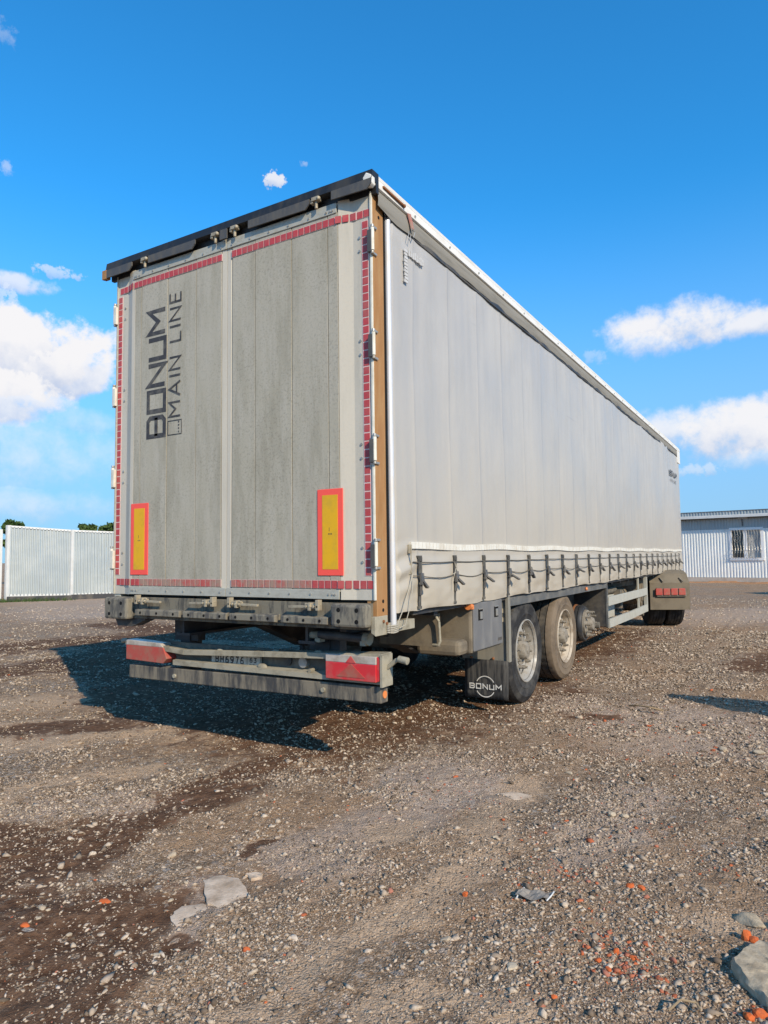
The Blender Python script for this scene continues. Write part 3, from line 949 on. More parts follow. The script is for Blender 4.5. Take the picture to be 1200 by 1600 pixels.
mb.tube([(1.30, -.84, .014), (1.308, -.80, .020), (1.306, -.76, .018)], .003, 6)
mb.build('folded_edge', 'print_white', o, smooth_=True, kind='stuff')
tag(MB().tube([(.85, 3.05, .01), (.93, 2.98, .035), (1.05, 2.93, .04), (1.16, 2.97, .012)], .008, 6).build('twig', 'twig', smooth_=True), 'thin curved twig on the gravel by the long shadow', 'twig')
tag(MB().tube([(1.83, -1.30, .01), (1.86, -1.26, .03), (1.90, -1.235, .02), (1.915, -1.25, .012)], .0035, 6).build('twig', 'twig', smooth_=True), 'short straw coloured stalk near the bottom right corner', 'twig')

# ================================================================== SEMI TRAILER
T = thing('semi_trailer', 'long grey curtain sided semi trailer with dusty rear doors, one wheel missing', 'trailer', (-1.25, 6.8, 0))
XR, XL = 0.0, -2.50            # right and left flank
# ---- body shell behind the curtains: floor, roof, head wall
MB().box(-2.47, -.03, .06, 13.45, 1.06, 1.14).build('floor', 'dark', T)
rb = MB()
rb.box(-2.52, .025, -.02, 13.62, 3.862, 3.885)
rb.build('roof', 'white', T)
MB().box(-2.49, -.01, 13.47, 13.60, 1.02, 3.86).build('headboard', 'white', T, bevel=.01)
for side in (1, -1):
    x = .012 if side > 0 else -2.512
    c = MB()
    c.prism([(x, 3.862), (x + side * .012, 3.862), (x + side * .020, 3.80), (x + side * .012, 3.795), (x, 3.795)], 'y', -.045, 13.62)
    e = c.build('roof_edge', 'white', T)
    rv = MB()
    for k in range(24):
        y = .5 + .57 * k
        rv.cyl((x + side * .016, y, 3.825), (x + side * .026, y, 3.825), .008, n=8)
    rv.build('rivet', 'steel', e, kind='stuff')
    # sagging valance under the roof edge
    v, f = [], []
    ny_, nz_ = 160, 6
    for i in range(ny_ + 1):
        y = .0 + 13.4 * i / ny_
        for j in range(nz_ + 1):
            t_ = j / nz_
            wob = .010 * math.sin(y * 5.1) * t_ + .006 * math.sin(y * 13.7 + 1) * t_
            sag = (.02 * math.exp(-((y - .25) / .25) ** 2) - .02 * math.exp(-((y - .0) / .12) ** 2)) * t_
            v.append((x + side * (.004 + .014 * math.sin(PI * t_ * .8) + wob * .5), y, 3.798 - (.125 + sag) * t_))
    for i in range(ny_):
        for j in range(nz_):
            a = i * (nz_ + 1) + j
            q = (a, a + nz_ + 1, a + nz_ + 2, a + 1)
            f.append(q if side < 0 else q[::-1])
    MB().add(v, f).build('valance', 'valance', T, smooth_=True)
    MB().prism([(x - side * .005, 3.70), (x + side * .010, 3.70), (x + side * .013, 3.655), (x - side * .005, 3.655)], 'y', .13, 13.4).build('curtain_track', 'dark', T)
MB().prism([(.03, 3.862), (.03, 3.52), (.012, 3.52), (.012, 3.862)], 'y', 13.2, 13.62).build('corner_cap', 'white', T)

# ---- curtains
STR = [.487 + .561 * k for k in range(23)]


def curtain(side):
    ys_ = np.concatenate([np.arange(.165, 2.2, .016), np.arange(2.2, 13.46, .03)])
    zs_ = np.concatenate([np.arange(1.05, 1.55, .016), np.arange(1.55, 3.69, .05), [3.69]])
    Y_, Z_ = np.meshgrid(ys_, zs_)
    ph = ((Y_ - STR[0]) / .561)
    fr = np.abs(ph - np.round(ph)) * .561
    seam = np.exp(-(fr / .022) ** 2) * .0028
    lowz = np.clip((1.46 - Z_) / .40, 0, 1)
    bulge = np.cos(PI * np.clip((.561 / 2 - fr) / .2805, 0, 1) - PI)      # -1..1 from middle to the strap
    puff = (1 - np.exp(-(fr / .09) ** 2)) * .020 * np.sin(PI * np.clip((1.42 - Z_) / .40, 0, 1)) ** .8
    fold = (fbm(Y_ * 3.1, Z_ * 9, 3, 61) - .5) * .030 * lowz
    soft = (fbm(Y_ * .9, Z_ * .7, 3, 63) - .5) * .040 + (fbm(Y_ * 3.5, Z_ * .45, 3, 67) - .5) * .018
    # creases fanning from the lower rear corner
    k1 = np.exp(-((Y_ - .17) / .34) ** 2)
    cre = k1 * (.012 * np.sin((Z_ - .25 * Y_) * 46) * np.exp(-((Z_ - 1.32) / .16) ** 2))
    topc = np.exp(-((Y_ - .2) / .5) ** 2) * .006 * np.sin((Z_ + .5 * Y_) * 36) * np.exp(-((Z_ - 3.55) / .12) ** 2)
    edge = np.clip((ys_[-1] - Y_) / .15, 0, 1)
    off = .016 + seam + puff + fold + soft * edge + cre + topc
    off = np.where(Y_ < .19, .004, off)
    base_x = 0.0 if side > 0 else -2.5
    Xc = base_x + side * off
    Zc = Z_ + np.where(Z_ < 1.06, .010 * (1 - np.exp(-(fr / .1) ** 2)) * np.sin(Y_ * 3), 0)
    nyy, nzz = len(ys_), len(zs_)
    me = bpy.data.meshes.new('curtain')
    me.vertices.add(nyy * nzz)
    me.vertices.foreach_set('co', np.stack([Xc, Y_, Zc], -1).astype(np.float32).ravel())
    ix = np.arange(nyy * nzz).reshape(nzz, nyy)
    q = np.stack([ix[:-1, :-1], ix[:-1, 1:], ix[1:, 1:], ix[1:, :-1]], -1).reshape(-1, 4)
    if side < 0:
        q = q[:, ::-1]
    me.loops.add(len(q) * 4)
    me.loops.foreach_set('vertex_index', q.astype(np.int32).ravel())
    me.polygons.add(len(q))
    me.polygons.foreach_set('loop_start', np.arange(len(q), dtype=np.int32) * 4)
    me.polygons.foreach_set('loop_total', np.full(len(q), 4, dtype=np.int32))
    me.polygons.foreach_set('use_smooth', np.ones(len(q), dtype=bool))
    me.update(calc_edges=True)
    me.materials.append(MT['curtain'])
    return link('curtain', me, T)


def curtain_material():
    m = bpy.data.materials.new('grey_curtain')
    m.use_nodes = True
    t = m.node_tree
    b = t.nodes['Principled BSDF']
    pos = ND(t, 'ShaderNodeNewGeometry').outputs['Position']
    s3 = ND(t, 'ShaderNodeSeparateXYZ')
    t.links.new(pos, s3.inputs[0])
    mp = ND(t, 'ShaderNodeMapping')
    mp.inputs['Scale'].default_value = (1, 1.0, .16)
    t.links.new(pos, mp.inputs[0])
    st = noise(t, mp.outputs[0], 6, 6, .65)
    bl = noise(t, pos, .8, 5, .6)
    c = mixc(t, smooth(t, bl, .35, .65), (.42, .405, .38), (.465, .45, .42))
    c = mixc(t, smooth(t, st, .42, .66, 0, .3), c, (.35, .335, .305))
    c = mixc(t, smooth(t, noise(t, pos, 2.4, 7, .72), .56, .72, 0, .22), c, (.37, .34, .29))
    zf = smooth(t, mth(t, 'ADD', s3.outputs[2], mth(t, 'MULTIPLY', mth(t, 'SUBTRACT', st, .5), 1.6)), 3.0, 1.0, 0, .8)
    c = mixc(t, zf, c, (.445, .40, .32))
    # road dust on the lowest, protruding part
    lf = smooth(t, mth(t, 'ADD', s3.outputs[2], mth(t, 'MULTIPLY', mth(t, 'SUBTRACT', bl, .5), .5)), 1.5, 1.1, 0, .35)
    c = mixc(t, lf, c, (.46, .40, .30))
    # webbing lines at every strap
    f = mth(t, 'DIVIDE', mth(t, 'SUBTRACT', s3.outputs[1], .487 - .2805), .561)
    f = mth(t, 'ABSOLUTE', mth(t, 'SUBTRACT', mth(t, 'FRACT', f), .5))
    ln = mth(t, 'MULTIPLY', smooth(t, f, .022, .010), smooth(t, st, .25, .75, .15, .55))
    c = mixc(t, ln, c, (.27, .27, .27))
    # faint scuffs
    mp2 = ND(t, 'ShaderNodeMapping')
    mp2.inputs['Rotation'].default_value = (math.radians(-33), 0, 0)
    mp2.inputs['Scale'].default_value = (1, .35, 9)
    t.links.new(pos, mp2.inputs[0])
    sc = noise(t, mp2.outputs[0], 1.7, 5, .7)
    c = mixc(t, mth(t, 'MULTIPLY', smooth(t, sc, .62, .72, 0, .35), smooth(t, s3.outputs[2], 2.6, 3.3)), c, (.25, .25, .25))
    t.links.new(c, b.inputs['Base Color'])
    t.links.new(smooth(t, bl, .3, .7, .34, .52), b.inputs['Roughness'])
    b.inputs['Specular IOR Level'].default_value = .45
    bn = ND(t, 'ShaderNodeBump')
    bn.inputs['Strength'].default_value = .2
    bn.inputs['Distance'].default_value = .012
    t.links.new(noise(t, pos, 5, 5, .55), bn.inputs['Height'])
    t.links.new(bn.outputs[0], b.inputs['Normal'])
    return m


MT['curtain'] = curtain_material()
CR = curtain(1)
CL = curtain(-1)
CR['label'] = 'grey curtain of the right flank'


def cur_x(y, z):
    """outer surface of the right curtain"""
    ph = (y - STR[0]) / .561
    fr = abs(ph - round(ph)) * .561
    return .016 + (1 - math.exp(-(fr / .09) ** 2)) * .020 * max(0, math.sin(PI * min(max((1.42 - z) / .40, 0), 1)))


# white conspicuity tape along the curtain
mb = MB()
y = .37
while y < 13.3:
    zt = 1.49 + .006 * math.sin(y * 4)
    x0 = .034
    mb.add([(x0, y, zt - .024), (x0, y + .050, zt - .024), (x0, y + .050, zt + .022), (x0, y, zt + .022),
            (x0 - .022, y, zt - .024), (x0 - .022, y + .050, zt - .024), (x0 - .022, y + .050, zt + .022), (x0 - .022, y, zt + .022)],
           [(0, 1, 2, 3), (0, 3, 7, 4), (1, 5, 6, 2), (3, 2, 6, 7), (0, 4, 5, 1)])
    y += .0545
mb.build('reflective_tape', 'white_tape', CR, kind='stuff')
MB().box(.012, .0285, .36, 13.33, 1.458, 1.520).build('tape_backing', 'strap', CR) if False else None
# the label marks near the top rear corner
mb = MB()
for k in range(10):
    z0 = 3.53 - .024 * k
    mb.box(.026, .0325, .335 + .004 * (k % 3), .385 - .005 * (k % 2), z0 - .019, z0)
for k in range(8):
    y0 = .40 + .028 * k
    mb.box(.026, .0325, y0, y0 + .022, 3.50 + .004 * (k % 2), 3.555 - .006 * (k % 3))
mb.build('faded_label', 'faded', CR)
# lettering at the front end of the curtain
mb = MB()
it = [('B', 0, .17), ('O', .21, .17), ('N', .42, .17), ('U', .63, .17), ('M', .84, .20)]
letters(mb, it, .125, .032, lambda u, v: (.040, 11.9 + u, 3.10 + v))
mb.build('lettering', 'ink', CR, label='upper word BONUM at the front end of the curtain')
mb = MB()
u = 0
it = []
for ch in 'MAIN LINE':
    if ch == ' ':
        u += .05
        continue
    wd = .02 if ch == 'I' else .085
    it.append((ch, u, wd))
    u += wd + .03
letters(mb, it, .07, .012, lambda u, v: (.040, 11.98 + u, 2.975 + v))
mb.build('lettering', 'ink', CR)

# ---- buckle straps along the right curtain
protos = []
for k, y in enumerate(STR):
    v = k % 4
    if k < 4:
        tilt = (.9, .5, .7, .4)[v]
        mb = MB()
        mb.box(.034, .040, y - .024, y + .024, 1.27, 1.425)
        mb.box(.020, .034, y - .024, y + .024, 1.41, 1.425)
        mb.box(.040, .046, y - .016, y + .016, 1.385, 1.415)
        # lower webbing following the sheet
        mb.bar((.034, y, 1.30), (.028, y + .002, 1.072), .034, .004, upv=(1, 0, 0))
        mb.box(.020, .034, y - .022, y + .022, 1.062, 1.082)
        s = mb.build('strap', 'strap', T, bevel=.0015)
        b_ = MB()
        b_.bar((.048, y - .004, 1.305), (.058, y - .008, 1.225), .042, .018, upv=(1, 0, 0))
        b_.bar((.056, y - .012, 1.255), (.075 + .012 * v, y + .030 + .01 * v, 1.205), .034, .014, upv=(0, 0, 1))
        b_.cyl((.050, y - .026, 1.235), (.050, y + .026, 1.235), .012, n=8)
        b_.bar((.046, y - .006, 1.235), (.040, y - .002, 1.155), .030, .008, upv=(1, 0, 0))
        b = b_.build('buckle', 'buckle', s, bevel=.002)
        protos.append((s, b, y))
    else:
        s0, b0, y0 = protos[v]
        s = s0.copy()
        COL.objects.link(s)
        s.parent = T
        s.matrix_parent_inverse = WM[T].inverted()
        ct = Vector((.036, y0, 1.42))
        s.matrix_basis = Matrix.Translation((0, y - y0, 0)) @ Matrix.Translation(ct) @ Matrix.Rotation(math.radians(RNG.uniform(-2.2, 2.2)), 4, 'X') @ Matrix.Translation(-ct)
        WM[s] = Matrix.Translation((0, y - y0, 0))
        b = b0.copy()
        COL.objects.link(b)
        b.parent = s
        b.matrix_parent_inverse = Matrix.Identity(4)
        cb_ = Vector((.05, y0, 1.24))
        b.matrix_basis = Matrix.Translation(cb_) @ Matrix.Rotation(math.radians(RNG.uniform(-22, 16)), 4, 'X') @ Matrix.Rotation(math.radians(RNG.uniform(-15, 15)), 4, 'Z') @ Matrix.Translation(-cb_)
# sealing ropes
for nm, zc, sag, rr, m_ in (('sealing_rope', 1.378, .004, .0042, 'rope'), ('slack_cord', 1.285, .020, .0035, 'rope')):
    path = []
    for k in range(len(STR) - 1):
        for i in range(6):
            t_ = i / 6
            y = STR[k] + .561 * t_
            path.append((cur_x(y, zc) + .020, y, zc - sag * math.sin(PI * t_) * (1 + .5 * math.sin(k * 2.3))))
    path.insert(0, (.040, .38, zc + .004))
    MB().tube(path, rr, 6).build(nm, m_, T, smooth_=True)
mb = MB()
mb.box(.026, .036, .335, .375, 1.44, 1.50)
mb.box(.026, .036, .335, .375, 1.30, 1.37)
mb.box(.036, .041, .348, .362, 1.31, 1.49)
mb.build('rope_bracket', 'bronze', T, bevel=.003)
MB().tube([(.044, .36, 1.30), (.046, .30, 1.20), (.05, .22, 1.08), (.035, .17, .99)], .0035, 6).tube([(.044, .362, 1.31), (.05, .345, 1.2), (.05, .30, 1.07), (.04, .26, .975), (.03, .20, .96)], .003, 6).build('cord', 'rope_pale', T, smooth_=True)
MB().tube([(.045, 1.02, 1.37), (.052, 1.05, 1.30), (.05, .97, 1.285)], .003, 5).tube([(.045, 1.06, 1.36), (.055, .985, 1.27), (.048, .96, 1.17)], .0025, 5).build('cord', 'rope_pale', T, smooth_=True)
# vertical roller tube at the rear end of the curtain
MB().cyl((.012, .155, .985), (.004, .155, 3.70), .021, n=16).sphere((.004, .155, 3.70), .021, 6).build('curtain_pole', 'alu', T, smooth_=True)
MB().box(-.05, -.004, .108, .150, 1.0, 3.72).build('pole_recess_shade', 'hole_shade', T)  # solid black strip in place of the shaded gap beside the pole
# red webbing hanging from the roof edge
o = MB().bar((.037, .40, 3.80), (.048, .43, 3.695), .045, .004, upv=(1, 0, 0)).bar((.050, .43, 3.70), (.040, .405, 3.80), .034, .003, upv=(1, 0, 0)).build('red_tab', 'red_tape_dirty', T)
MB().tube([(.050, .405, 3.69), (.050, .46, 3.69), (.052, .435, 3.64), (.050, .405, 3.69)], .003, 6).tube([(.044, .385, 3.665), (.044, .37, 3.61), (.044, .40, 3.60), (.044, .41, 3.65)], .0022, 5).build('wire_loop', 'steel', o, smooth_=True)
MB().bar((.034, .06, 3.832), (.040, .33, 3.822), .014, .012).sphere((.040, .33, 3.822), .013, 5).build('roof_pull_rod', 'rusty', T)
MB().prism([(-.03, 3.84), (-.005, 3.87), (.036, 3.845), (.038, 3.79), (.02, 3.775), (-.03, 3.79)], 'y', -.09, -.045).build('corner_cap', 'white', T, bevel=.006)

# ---- rear portal: brown corner posts, sill, header
for side, x0, x1 in ((1, -.075, 0.0), (-1, -2.5, -2.425)):
    p_ = MB()
    p_.box(x0, x1, -.018, .108, 1.035, 3.80)
    o = p_.build('corner_post', 'rust' if side > 0 else 'rail', T, bevel=.004)
    if side > 0:
        h_ = MB()
        for z in (1.085, 1.14, 3.63):
            h_.cyl((-.003, .052, z), (.0012, .052, z), .012, n=12)
        h_.build('bolt_hole_disc', 'hole_shade', o)
        h_ = MB()
        h_.box(-.004, .003, .030, .100, .985, 1.035)
        h_.cyl((.002, .045, 1.015), (.012, .045, 1.015), .010, n=8)
        h_.cyl((.002, .085, 1.0), (.012, .085, 1.0), .010, n=8)
        h_.build('bolted_bracket', 'rusty', o)
# header
MB().prism([(-.08, 3.885), (.0, 3.885), (.0, 3.75), (-.03, 3.75), (-.035, 3.815), (-.09, 3.825)], 'x', -2.575, .036).build('header', 'black_plastic', T)
for a, b_ in ((-2.60, -2.245), (-2.05, -1.53), (-1.275, -1.205), (-1.0, -.455), (-.275, .036)):
    s0 = .0 if a < -2.5 or -1.3 < a < -1.1 else .03
    pts = [(a, 3.822), (a + .0, 3.765 if a > -2.5 else 3.757), (b_ - .035, 3.757), (b_, 3.79), (b_, 3.822)]
    if -1.3 < a < -1.1:
        pts = [(a, 3.822), (a, 3.750), (b_, 3.750), (b_, 3.822)]
    MB().prism(pts, 'y', -.094, -.084).build('header_flap', 'grey_plastic', T)
MB().prism([(-.096, 3.828), (-.05, 3.835), (-.05, 3.755), (-.096, 3.75)], 'x', -2.615, -2.56).build('corner_cap', 'rust', T, bevel=.004)

# doors
FL, RGD = -.025, -.050            # flat rim and raised panel planes (y)
KX = (-2.10, -1.329, -1.137, -.405)
PX = {1: [-1.190, -.970, -.640, -.335, -.252], -1: [-2.250, -2.170, -1.866, -1.555, -1.292]}
for side in (1, -1):
    a, b_ = (-1.238, -.014) if side > 0 else (-2.486, -1.242)
    z0, z1 = 1.150, 3.768
    fr = MB()
    if side > 0:
        prof = [(a, .0), (a, RGD + .004), (a + .036, RGD + .004), (a + .044, RGD + .018), (-.252, RGD + .018), (-.250, RGD), (-.148, FL), (-.080, FL), (b_, FL), (b_, 0)]
    else:
        prof = [(a, .0), (a, FL), (-2.425, FL), (-2.360, FL), (-2.285, RGD), (-2.250, RGD), (-2.248, RGD + .018), (b_ - .05, RGD + .018), (b_ - .046, RGD), (b_, RGD + .004), (b_, .0)]
    fr.prism(prof, 'z', z0, z1)
    D = fr.build('rear_door', 'door_pale', T)
    px_ = PX[side]
    for k in range(4):
        x0, x1 = px_[k] + .003, px_[k + 1] - .003
        yy = RGD - (.0015 if k % 2 else 0)
        MB().prism([(x0, RGD + .017), (x1, RGD + .017), (x1, yy + .0008), (x1 - .0008, yy), (x0 + .0008, yy), (x0, yy + .0008)], 'z', 1.20, 3.692).build('door_panel', 'door', D)
    for k in range(1, 4):
        MB().box(px_[k] - .003, px_[k] + .003, RGD + .0135, RGD + .0165, 1.21, 3.70).build('panel_seam', 'ink', D)
    # top and bottom rails with rivets
    tx0, tx1 = (a + .0005, -.26) if side > 0 else (-2.27, b_ - .0005)
    for zz0, zz1, nm in ((3.690, 3.758, 'top_rail'), (1.152, 1.212, 'bottom_rail')):
        rl = MB().box(tx0, tx1, RGD - .008, RGD + .001, zz0, zz1).build(nm, 'rail', D, bevel=.002)
        rv = MB()
        n_ = 6
        zr = zz0 + .018 if nm == 'top_rail' else zz0 + .030
        for q in range(n_):
            xq = tx0 + .05 + (tx1 - tx0 - .10) * q / (n_ - 1)
            rv.cyl((xq, RGD - .013, zr), (xq, RGD - .008, zr), .007, n=8)
        for dx in (.03, .08):
            xq = (tx1 - dx) if side > 0 else (tx0 + dx)
            rv.cyl((xq, RGD - .0135, zr), (xq, RGD - .008, zr), .007, n=8)
        WM[rl] = Matrix.Identity(4)
        rv.build('rivet', 'steel', D)
    # red and white square tape
    tile = {}
    for nm, w_, h_, m_ in (('h', .0425, .047, 'red_tape'), ('v', .041, .0445, 'red_tape'), ('d', .0425, .050, 'red_tape_dirty'), ('r', .0425, .050, 'red_tape')):
        tile[nm] = MB().box(-w_ / 2, w_ / 2, -.0012, .0012, -h_ / 2, h_ / 2).mesh('reflector_tile', m_)

    def put(nm, x, y_, z, back):
        o_ = link('reflector_tile', tile[nm], D, at=(x, y_, z))
        o_.matrix_basis = Matrix.Translation((x, y_, z)) @ Matrix.Rotation(ang(x), 4, 'Z')
        back.box(x - .027, x + .027, y_ + .0008, y_ + .0025, z - .0265, z + .0265) if abs(ang(x)) < .01 else None
    back = MB()

    def ang(x):
        if side > 0 and -.262 < x < -.160:
            return math.atan2(FL - RGD, .102)
        if side < 0 and -2.355 < x < -2.28:
            return math.atan2(RGD - FL, .075)
        return 0.0

    def ysurf(x):
        if side > 0:
            return FL - (.002 if x > -.115 else .006) if x > -.148 else (FL + (RGD - FL) * min(1, (-.148 - x) / .10) - (.0035 if x < -.26 else .0055))
        return FL - (.002 if x < -2.39 else .006) if x < -2.36 else (FL + (RGD - FL) * min(1, (x + 2.36) / .075) - (.0035 if x > -2.26 else .0055))
    xs2, xe = (-1.185, -.03) if side > 0 else (-2.455, -1.30)
    n_ = 23
    for q in range(n_):
        x = xs2 + .018 + (xe - xs2 - .03) * q / (n_ - 1)
        ztop = 3.638
        put('h', x, ysurf(x) - .0012, ztop, back)
        dirty = (side > 0 and x < -.47) or (side < 0 and x > -2.18)
        put('d' if dirty else 'r', x, ysurf(x) - .0012 - (0.0), 1.246, back)
    xt = -.055 if side > 0 else -2.455
    for q in range(43):
        z = 3.565 - .0533 * q
        put('v', xt, FL - .0032, z, back)
    back.build('tape_backing', 'tape_edge', D, kind='stuff')
    # hinges on the outer edge
    for zc in (3.447, 2.765, 2.095, 1.437):
        h_ = MB()
        xh = .010 if side > 0 else -2.508
        h_.cyl((xh, -.044, zc - .075), (xh, -.044, zc + .075), .013, n=12, mi=0)
        h_.cyl((xh, -.044, zc + .078), (xh, -.044, zc + .096), .011, n=10, mi=1)
        h_.cyl((xh, -.044, zc - .096), (xh, -.044, zc - .078), .011, n=10, mi=1)
        sx = -1 if side > 0 else 1
        h_.box(min(xh, xh + sx * .032), max(xh, xh + sx * .032), -.058, -.036, zc - .085, zc + .06, 2)
        h_.box(xh - .008 if side < 0 else -.004, xh + .008 if side < 0 else .012, -.046, .012, zc + .080, zc + .095, 1)
        h_.box(xh - .008 if side < 0 else -.004, xh + .008 if side < 0 else .012, -.046, .012, zc - .095, zc - .080, 1)
        h_.build('hinge', ['hinge_white', 'steel', 'grey_plastic'] if side > 0 else ['hinge_white', 'steel', 'hinge_white'], D, bevel=.002)
        xb = -.098 if side > 0 else -2.395
        for dz in (-.05, .04):
            MB().cyl((xb, FL - .006, zc + dz), (xb, FL + .001, zc + dz), .009, n=8).build('rivet', 'steel', D)
    # edge strip towards the post
    xe0 = (-.014, -.004) if side > 0 else (-2.496, -2.486)
    MB().box(xe0[0], xe0[1], -.036, -.012, 1.15, 3.77).build('edge_strip', 'hinge_white' if side > 0 else 'rail', D)
    # marker board
    mx0, mx1 = (-.428, -.226) if side > 0 else (-2.262, -2.060)
    bd = MB().box(mx0, mx1, RGD - .007, RGD - .002, 1.303, 1.862).build('marker_board', 'marker_red', D, bevel=.006)
    WM[bd] = Matrix.Identity(4)
    MB().box(mx0 + .040, mx1 - .040, RGD - .0085, RGD - .0065, 1.343, 1.822).build('marker_board', 'marker_yellow', D, label='yellow field of the marker board')
    mk = MB()
    for q in range(3):
        mk.box(mx0 + .088 + q * .011, mx0 + .094 + q * .011, RGD - .0092, RGD - .008, 1.566, 1.575)
    mk.box(mx0 + .094, mx0 + .097, RGD - .0092, RGD - .008, 1.588, 1.612)
    mk.build('marker_print', 'ink', D)
    # lock rods' keepers at the header
    for x in KX:
        if (x > -1.24) != (side > 0):
            continue
        k_ = MB()
        k_.cyl((x, -.080, 3.745), (x, -.080, 3.800), .011, n=10)
        k_.box(x - .030, x + .030, -.100, -.060, 3.795, 3.822)
        k_.box(x - .040, x - .018, -.095, -.062, 3.782, 3.812)
        k_.sphere((x + .026, -.092, 3.806), .016, 5)
        k_.build('lock_keeper', 'bronze', D, bevel=.003)
        l_ = MB()
        xa = x + (.03 if x in (KX[0], KX[2]) else -.03)
        sg = 1 if x in (KX[0], KX[2]) else -1
        l_.box(xa - .055, xa + .055, -.108, -.078, 1.090, 1.122)
        l_.box(xa - sg * .045 - .012, xa - sg * .045 + .012, -.122, -.080, 1.082, 1.150)
        l_.box(xa + sg * .02 - .010, xa + sg * .02 + .010, -.120, -.080, 1.080, 1.130)
        for q in range(4):
            l_.cyl((xa - .045 + q * .03, -.122, 1.106), (xa - .045 + q * .03, -.10, 1.106), .009, n=8)
        l_.bar((xa + sg * .05, -.098, 1.104), (xa + sg * .20, -.092, 1.100), .022, .016)
        l_.bar((xa - sg * .06, -.098, 1.116), (xa + sg * .06, -.104, 1.122), .014, .012)
        l_.build('door_lock', 'bronze', D, bevel=.002)

# lettering on the left door
LD = [o for o in T.children if o.name.startswith('rear_door')][1]
YT = RGD - .0032
mb = MB()
it = [('B', 0, .180), ('O', .196, .190), ('N', .402, .195), ('U', .613, .190), ('M', .819, .212)]
letters(mb, it, .222, .036, lambda u, v: (-1.874 - v, YT, 2.362 + u))
mb.build('lettering', 'ink', LD, label='large dark letters BONUM reading upwards')
mb = MB()
u, it = 0, []
for ch in 'MAIN LINE':
    if ch == ' ':
        u += .075
        continue
    wd = .014 if ch == 'I' else {'M': .125, 'A': .125, 'N': .11, 'L': .085, 'E': .085}[ch]
    it.append((ch, u, wd))
    u += wd + .034
letters(mb, it, .135, .0155, lambda u, v: (-1.712 - v, YT, 2.505 + u))
mb.build('lettering', 'ink', LD, label='thin dark letters MAIN LINE reading upwards')
mb = MB()
q = stroke2d([(0, 0), (.108, 0), (.108, .148), (0, .148)], .006, True)
mb.add([(-1.704 - p_.y, YT, 2.372 + p_.x) for p_ in q[0]], q[1])
for k in range(4):
    mb.box(-1.740, -1.728, YT, YT + .001, 2.385 + k * .025, 2.396 + k * .025)
mb.build('emblem', 'ink', LD, label='small outlined square with a row of dots')

# sill beam, rubber buffers and steps
SB = MB().box(-2.47, -.030, -.045, .06, .965, 1.130).build('rear_sill', 'frame_dusty', T, bevel=.004)
for xa, xb in ((-2.485, -2.215), (-.285, -.020)):
    bb = MB().box(xa, xb, -.125, -.045, .985 - (.025 if xa < -2 else 0), 1.128).build('buffer_block', 'rubber_block', SB, bevel=.018)
    h_ = MB()
    zl, zh = (1.0, 1.085) if xa < -2 else (1.022, 1.092)
    for x in (xa + .065, xb - .065):
        for z in (zl, zh):
            h_.cyl((x, -.1265, z), (x, -.118, z), .014, n=12)  # black disc on the face, painted shade of a hole
    h_.build('bolt_hole_disc', 'hole_shade', SB)
for xa, xb in ((-2.14, -1.66), (-1.62, -1.19), (-1.16, -.75), (-.70, -.32)):
    s_ = MB()
    s_.prism([(-.045, 1.045), (-.100, 1.040), (-.105, 1.035), (-.105, .995), (-.045, .985)], 'x', xa, xb)
    s_.build('step_ledge', 'rubber_block', SB, bevel=.006)
    h_ = MB()
    for q in range(3):
        x = xa + .06 + (xb - xa - .12) * q / 2
        h_.cyl((x, -.107, 1.016), (x, -.10, 1.016), .010, n=10)
    h_.build('bolt_hole_disc', 'hole_shade', SB)
MB().prism([(-2.46, .965), (-2.42, .90), (-2.25, .90), (-2.10, .955), (-2.10, .965)], 'y', -.04, .06).build('corner_foot', 'dark', T)
MB().prism([(-.028, 1.05), (.004, 1.05), (.004, .93), (-.028, .95)], 'y', -.05, .10).box(-.06, .002, .10, .46, .935, 1.0).build('corner_bracket', 'pale_dusty', T, bevel=.003)
# coils of cord round the tube foot
mb = MB()
for q in range(5):
    z = .985 - .011 * q
    mb.tube([(.012 + .03 * math.cos(t_), .14 + .055 * math.sin(t_), z + .002 * math.sin(3 * t_)) for t_ in np.linspace(0, 2 * PI, 13)], .005, 5)
mb.build('cord', 'rope_pale', T, smooth_=True)

# ---- lamp carrier, plate and bumper beam
mb = MB()
UP = [(-2.475, .770), (-2.30, .765), (-1.80, .730), (-1.0, .766), (-.03, .806)]
LO = [(-2.475, .596), (-1.9, .600), (-1.0, .606), (-.03, .620)]
for (xa, za), (xb, zb) in zip(UP[:-1], UP[1:]):
    mb.add([(xa, .075, za), (xb, .075, zb), (xb, .075, zb - .040), (xa, .075, za - .040), (xa, .20, za), (xb, .20, zb), (xb, .20, zb - .040), (xa, .20, za - .040)],
           [(0, 3, 2, 1), (4, 5, 6, 7), (0, 1, 5, 4), (3, 7, 6, 2), (1, 2, 6, 5), (0, 4, 7, 3)])
BARR = mb.build('lamp_carrier', 'pale_dusty', T, bevel=.003)
mb = MB().box(-2.47, -.03, .165, .19, .60, .77)
mb.build('carrier_plate', 'dark_dusty', T)
mb = MB()
mb.add([(-1.93, .085, .644), (-.45, .085, .640), (-.03, .085, .640), (-.03, .085, .612), (-1.93, .085, .606), (-1.93, .18, .650), (-.45, .18, .655), (-.03, .18, .668), (-.03, .18, .60), (-1.93, .18, .60)],
       [(0, 1, 6, 5), (1, 2, 7, 6), (0, 4, 3, 2, 1), (2, 3, 8, 7), (0, 5, 9, 4), (4, 9, 8, 3)])
mb.build('carrier_lip', 'pale_dusty', T)
for x in (-1.45, -.92, -.55):
    MB().sphere((x, .11, (.744, .770, .785)[(-1.45, -.92, -.55).index(x)]), .020, 6, sc=(1.6, 1, .6)).build('bolt_head', 'pale_dusty', T, smooth_=True)
BEAM = MB()
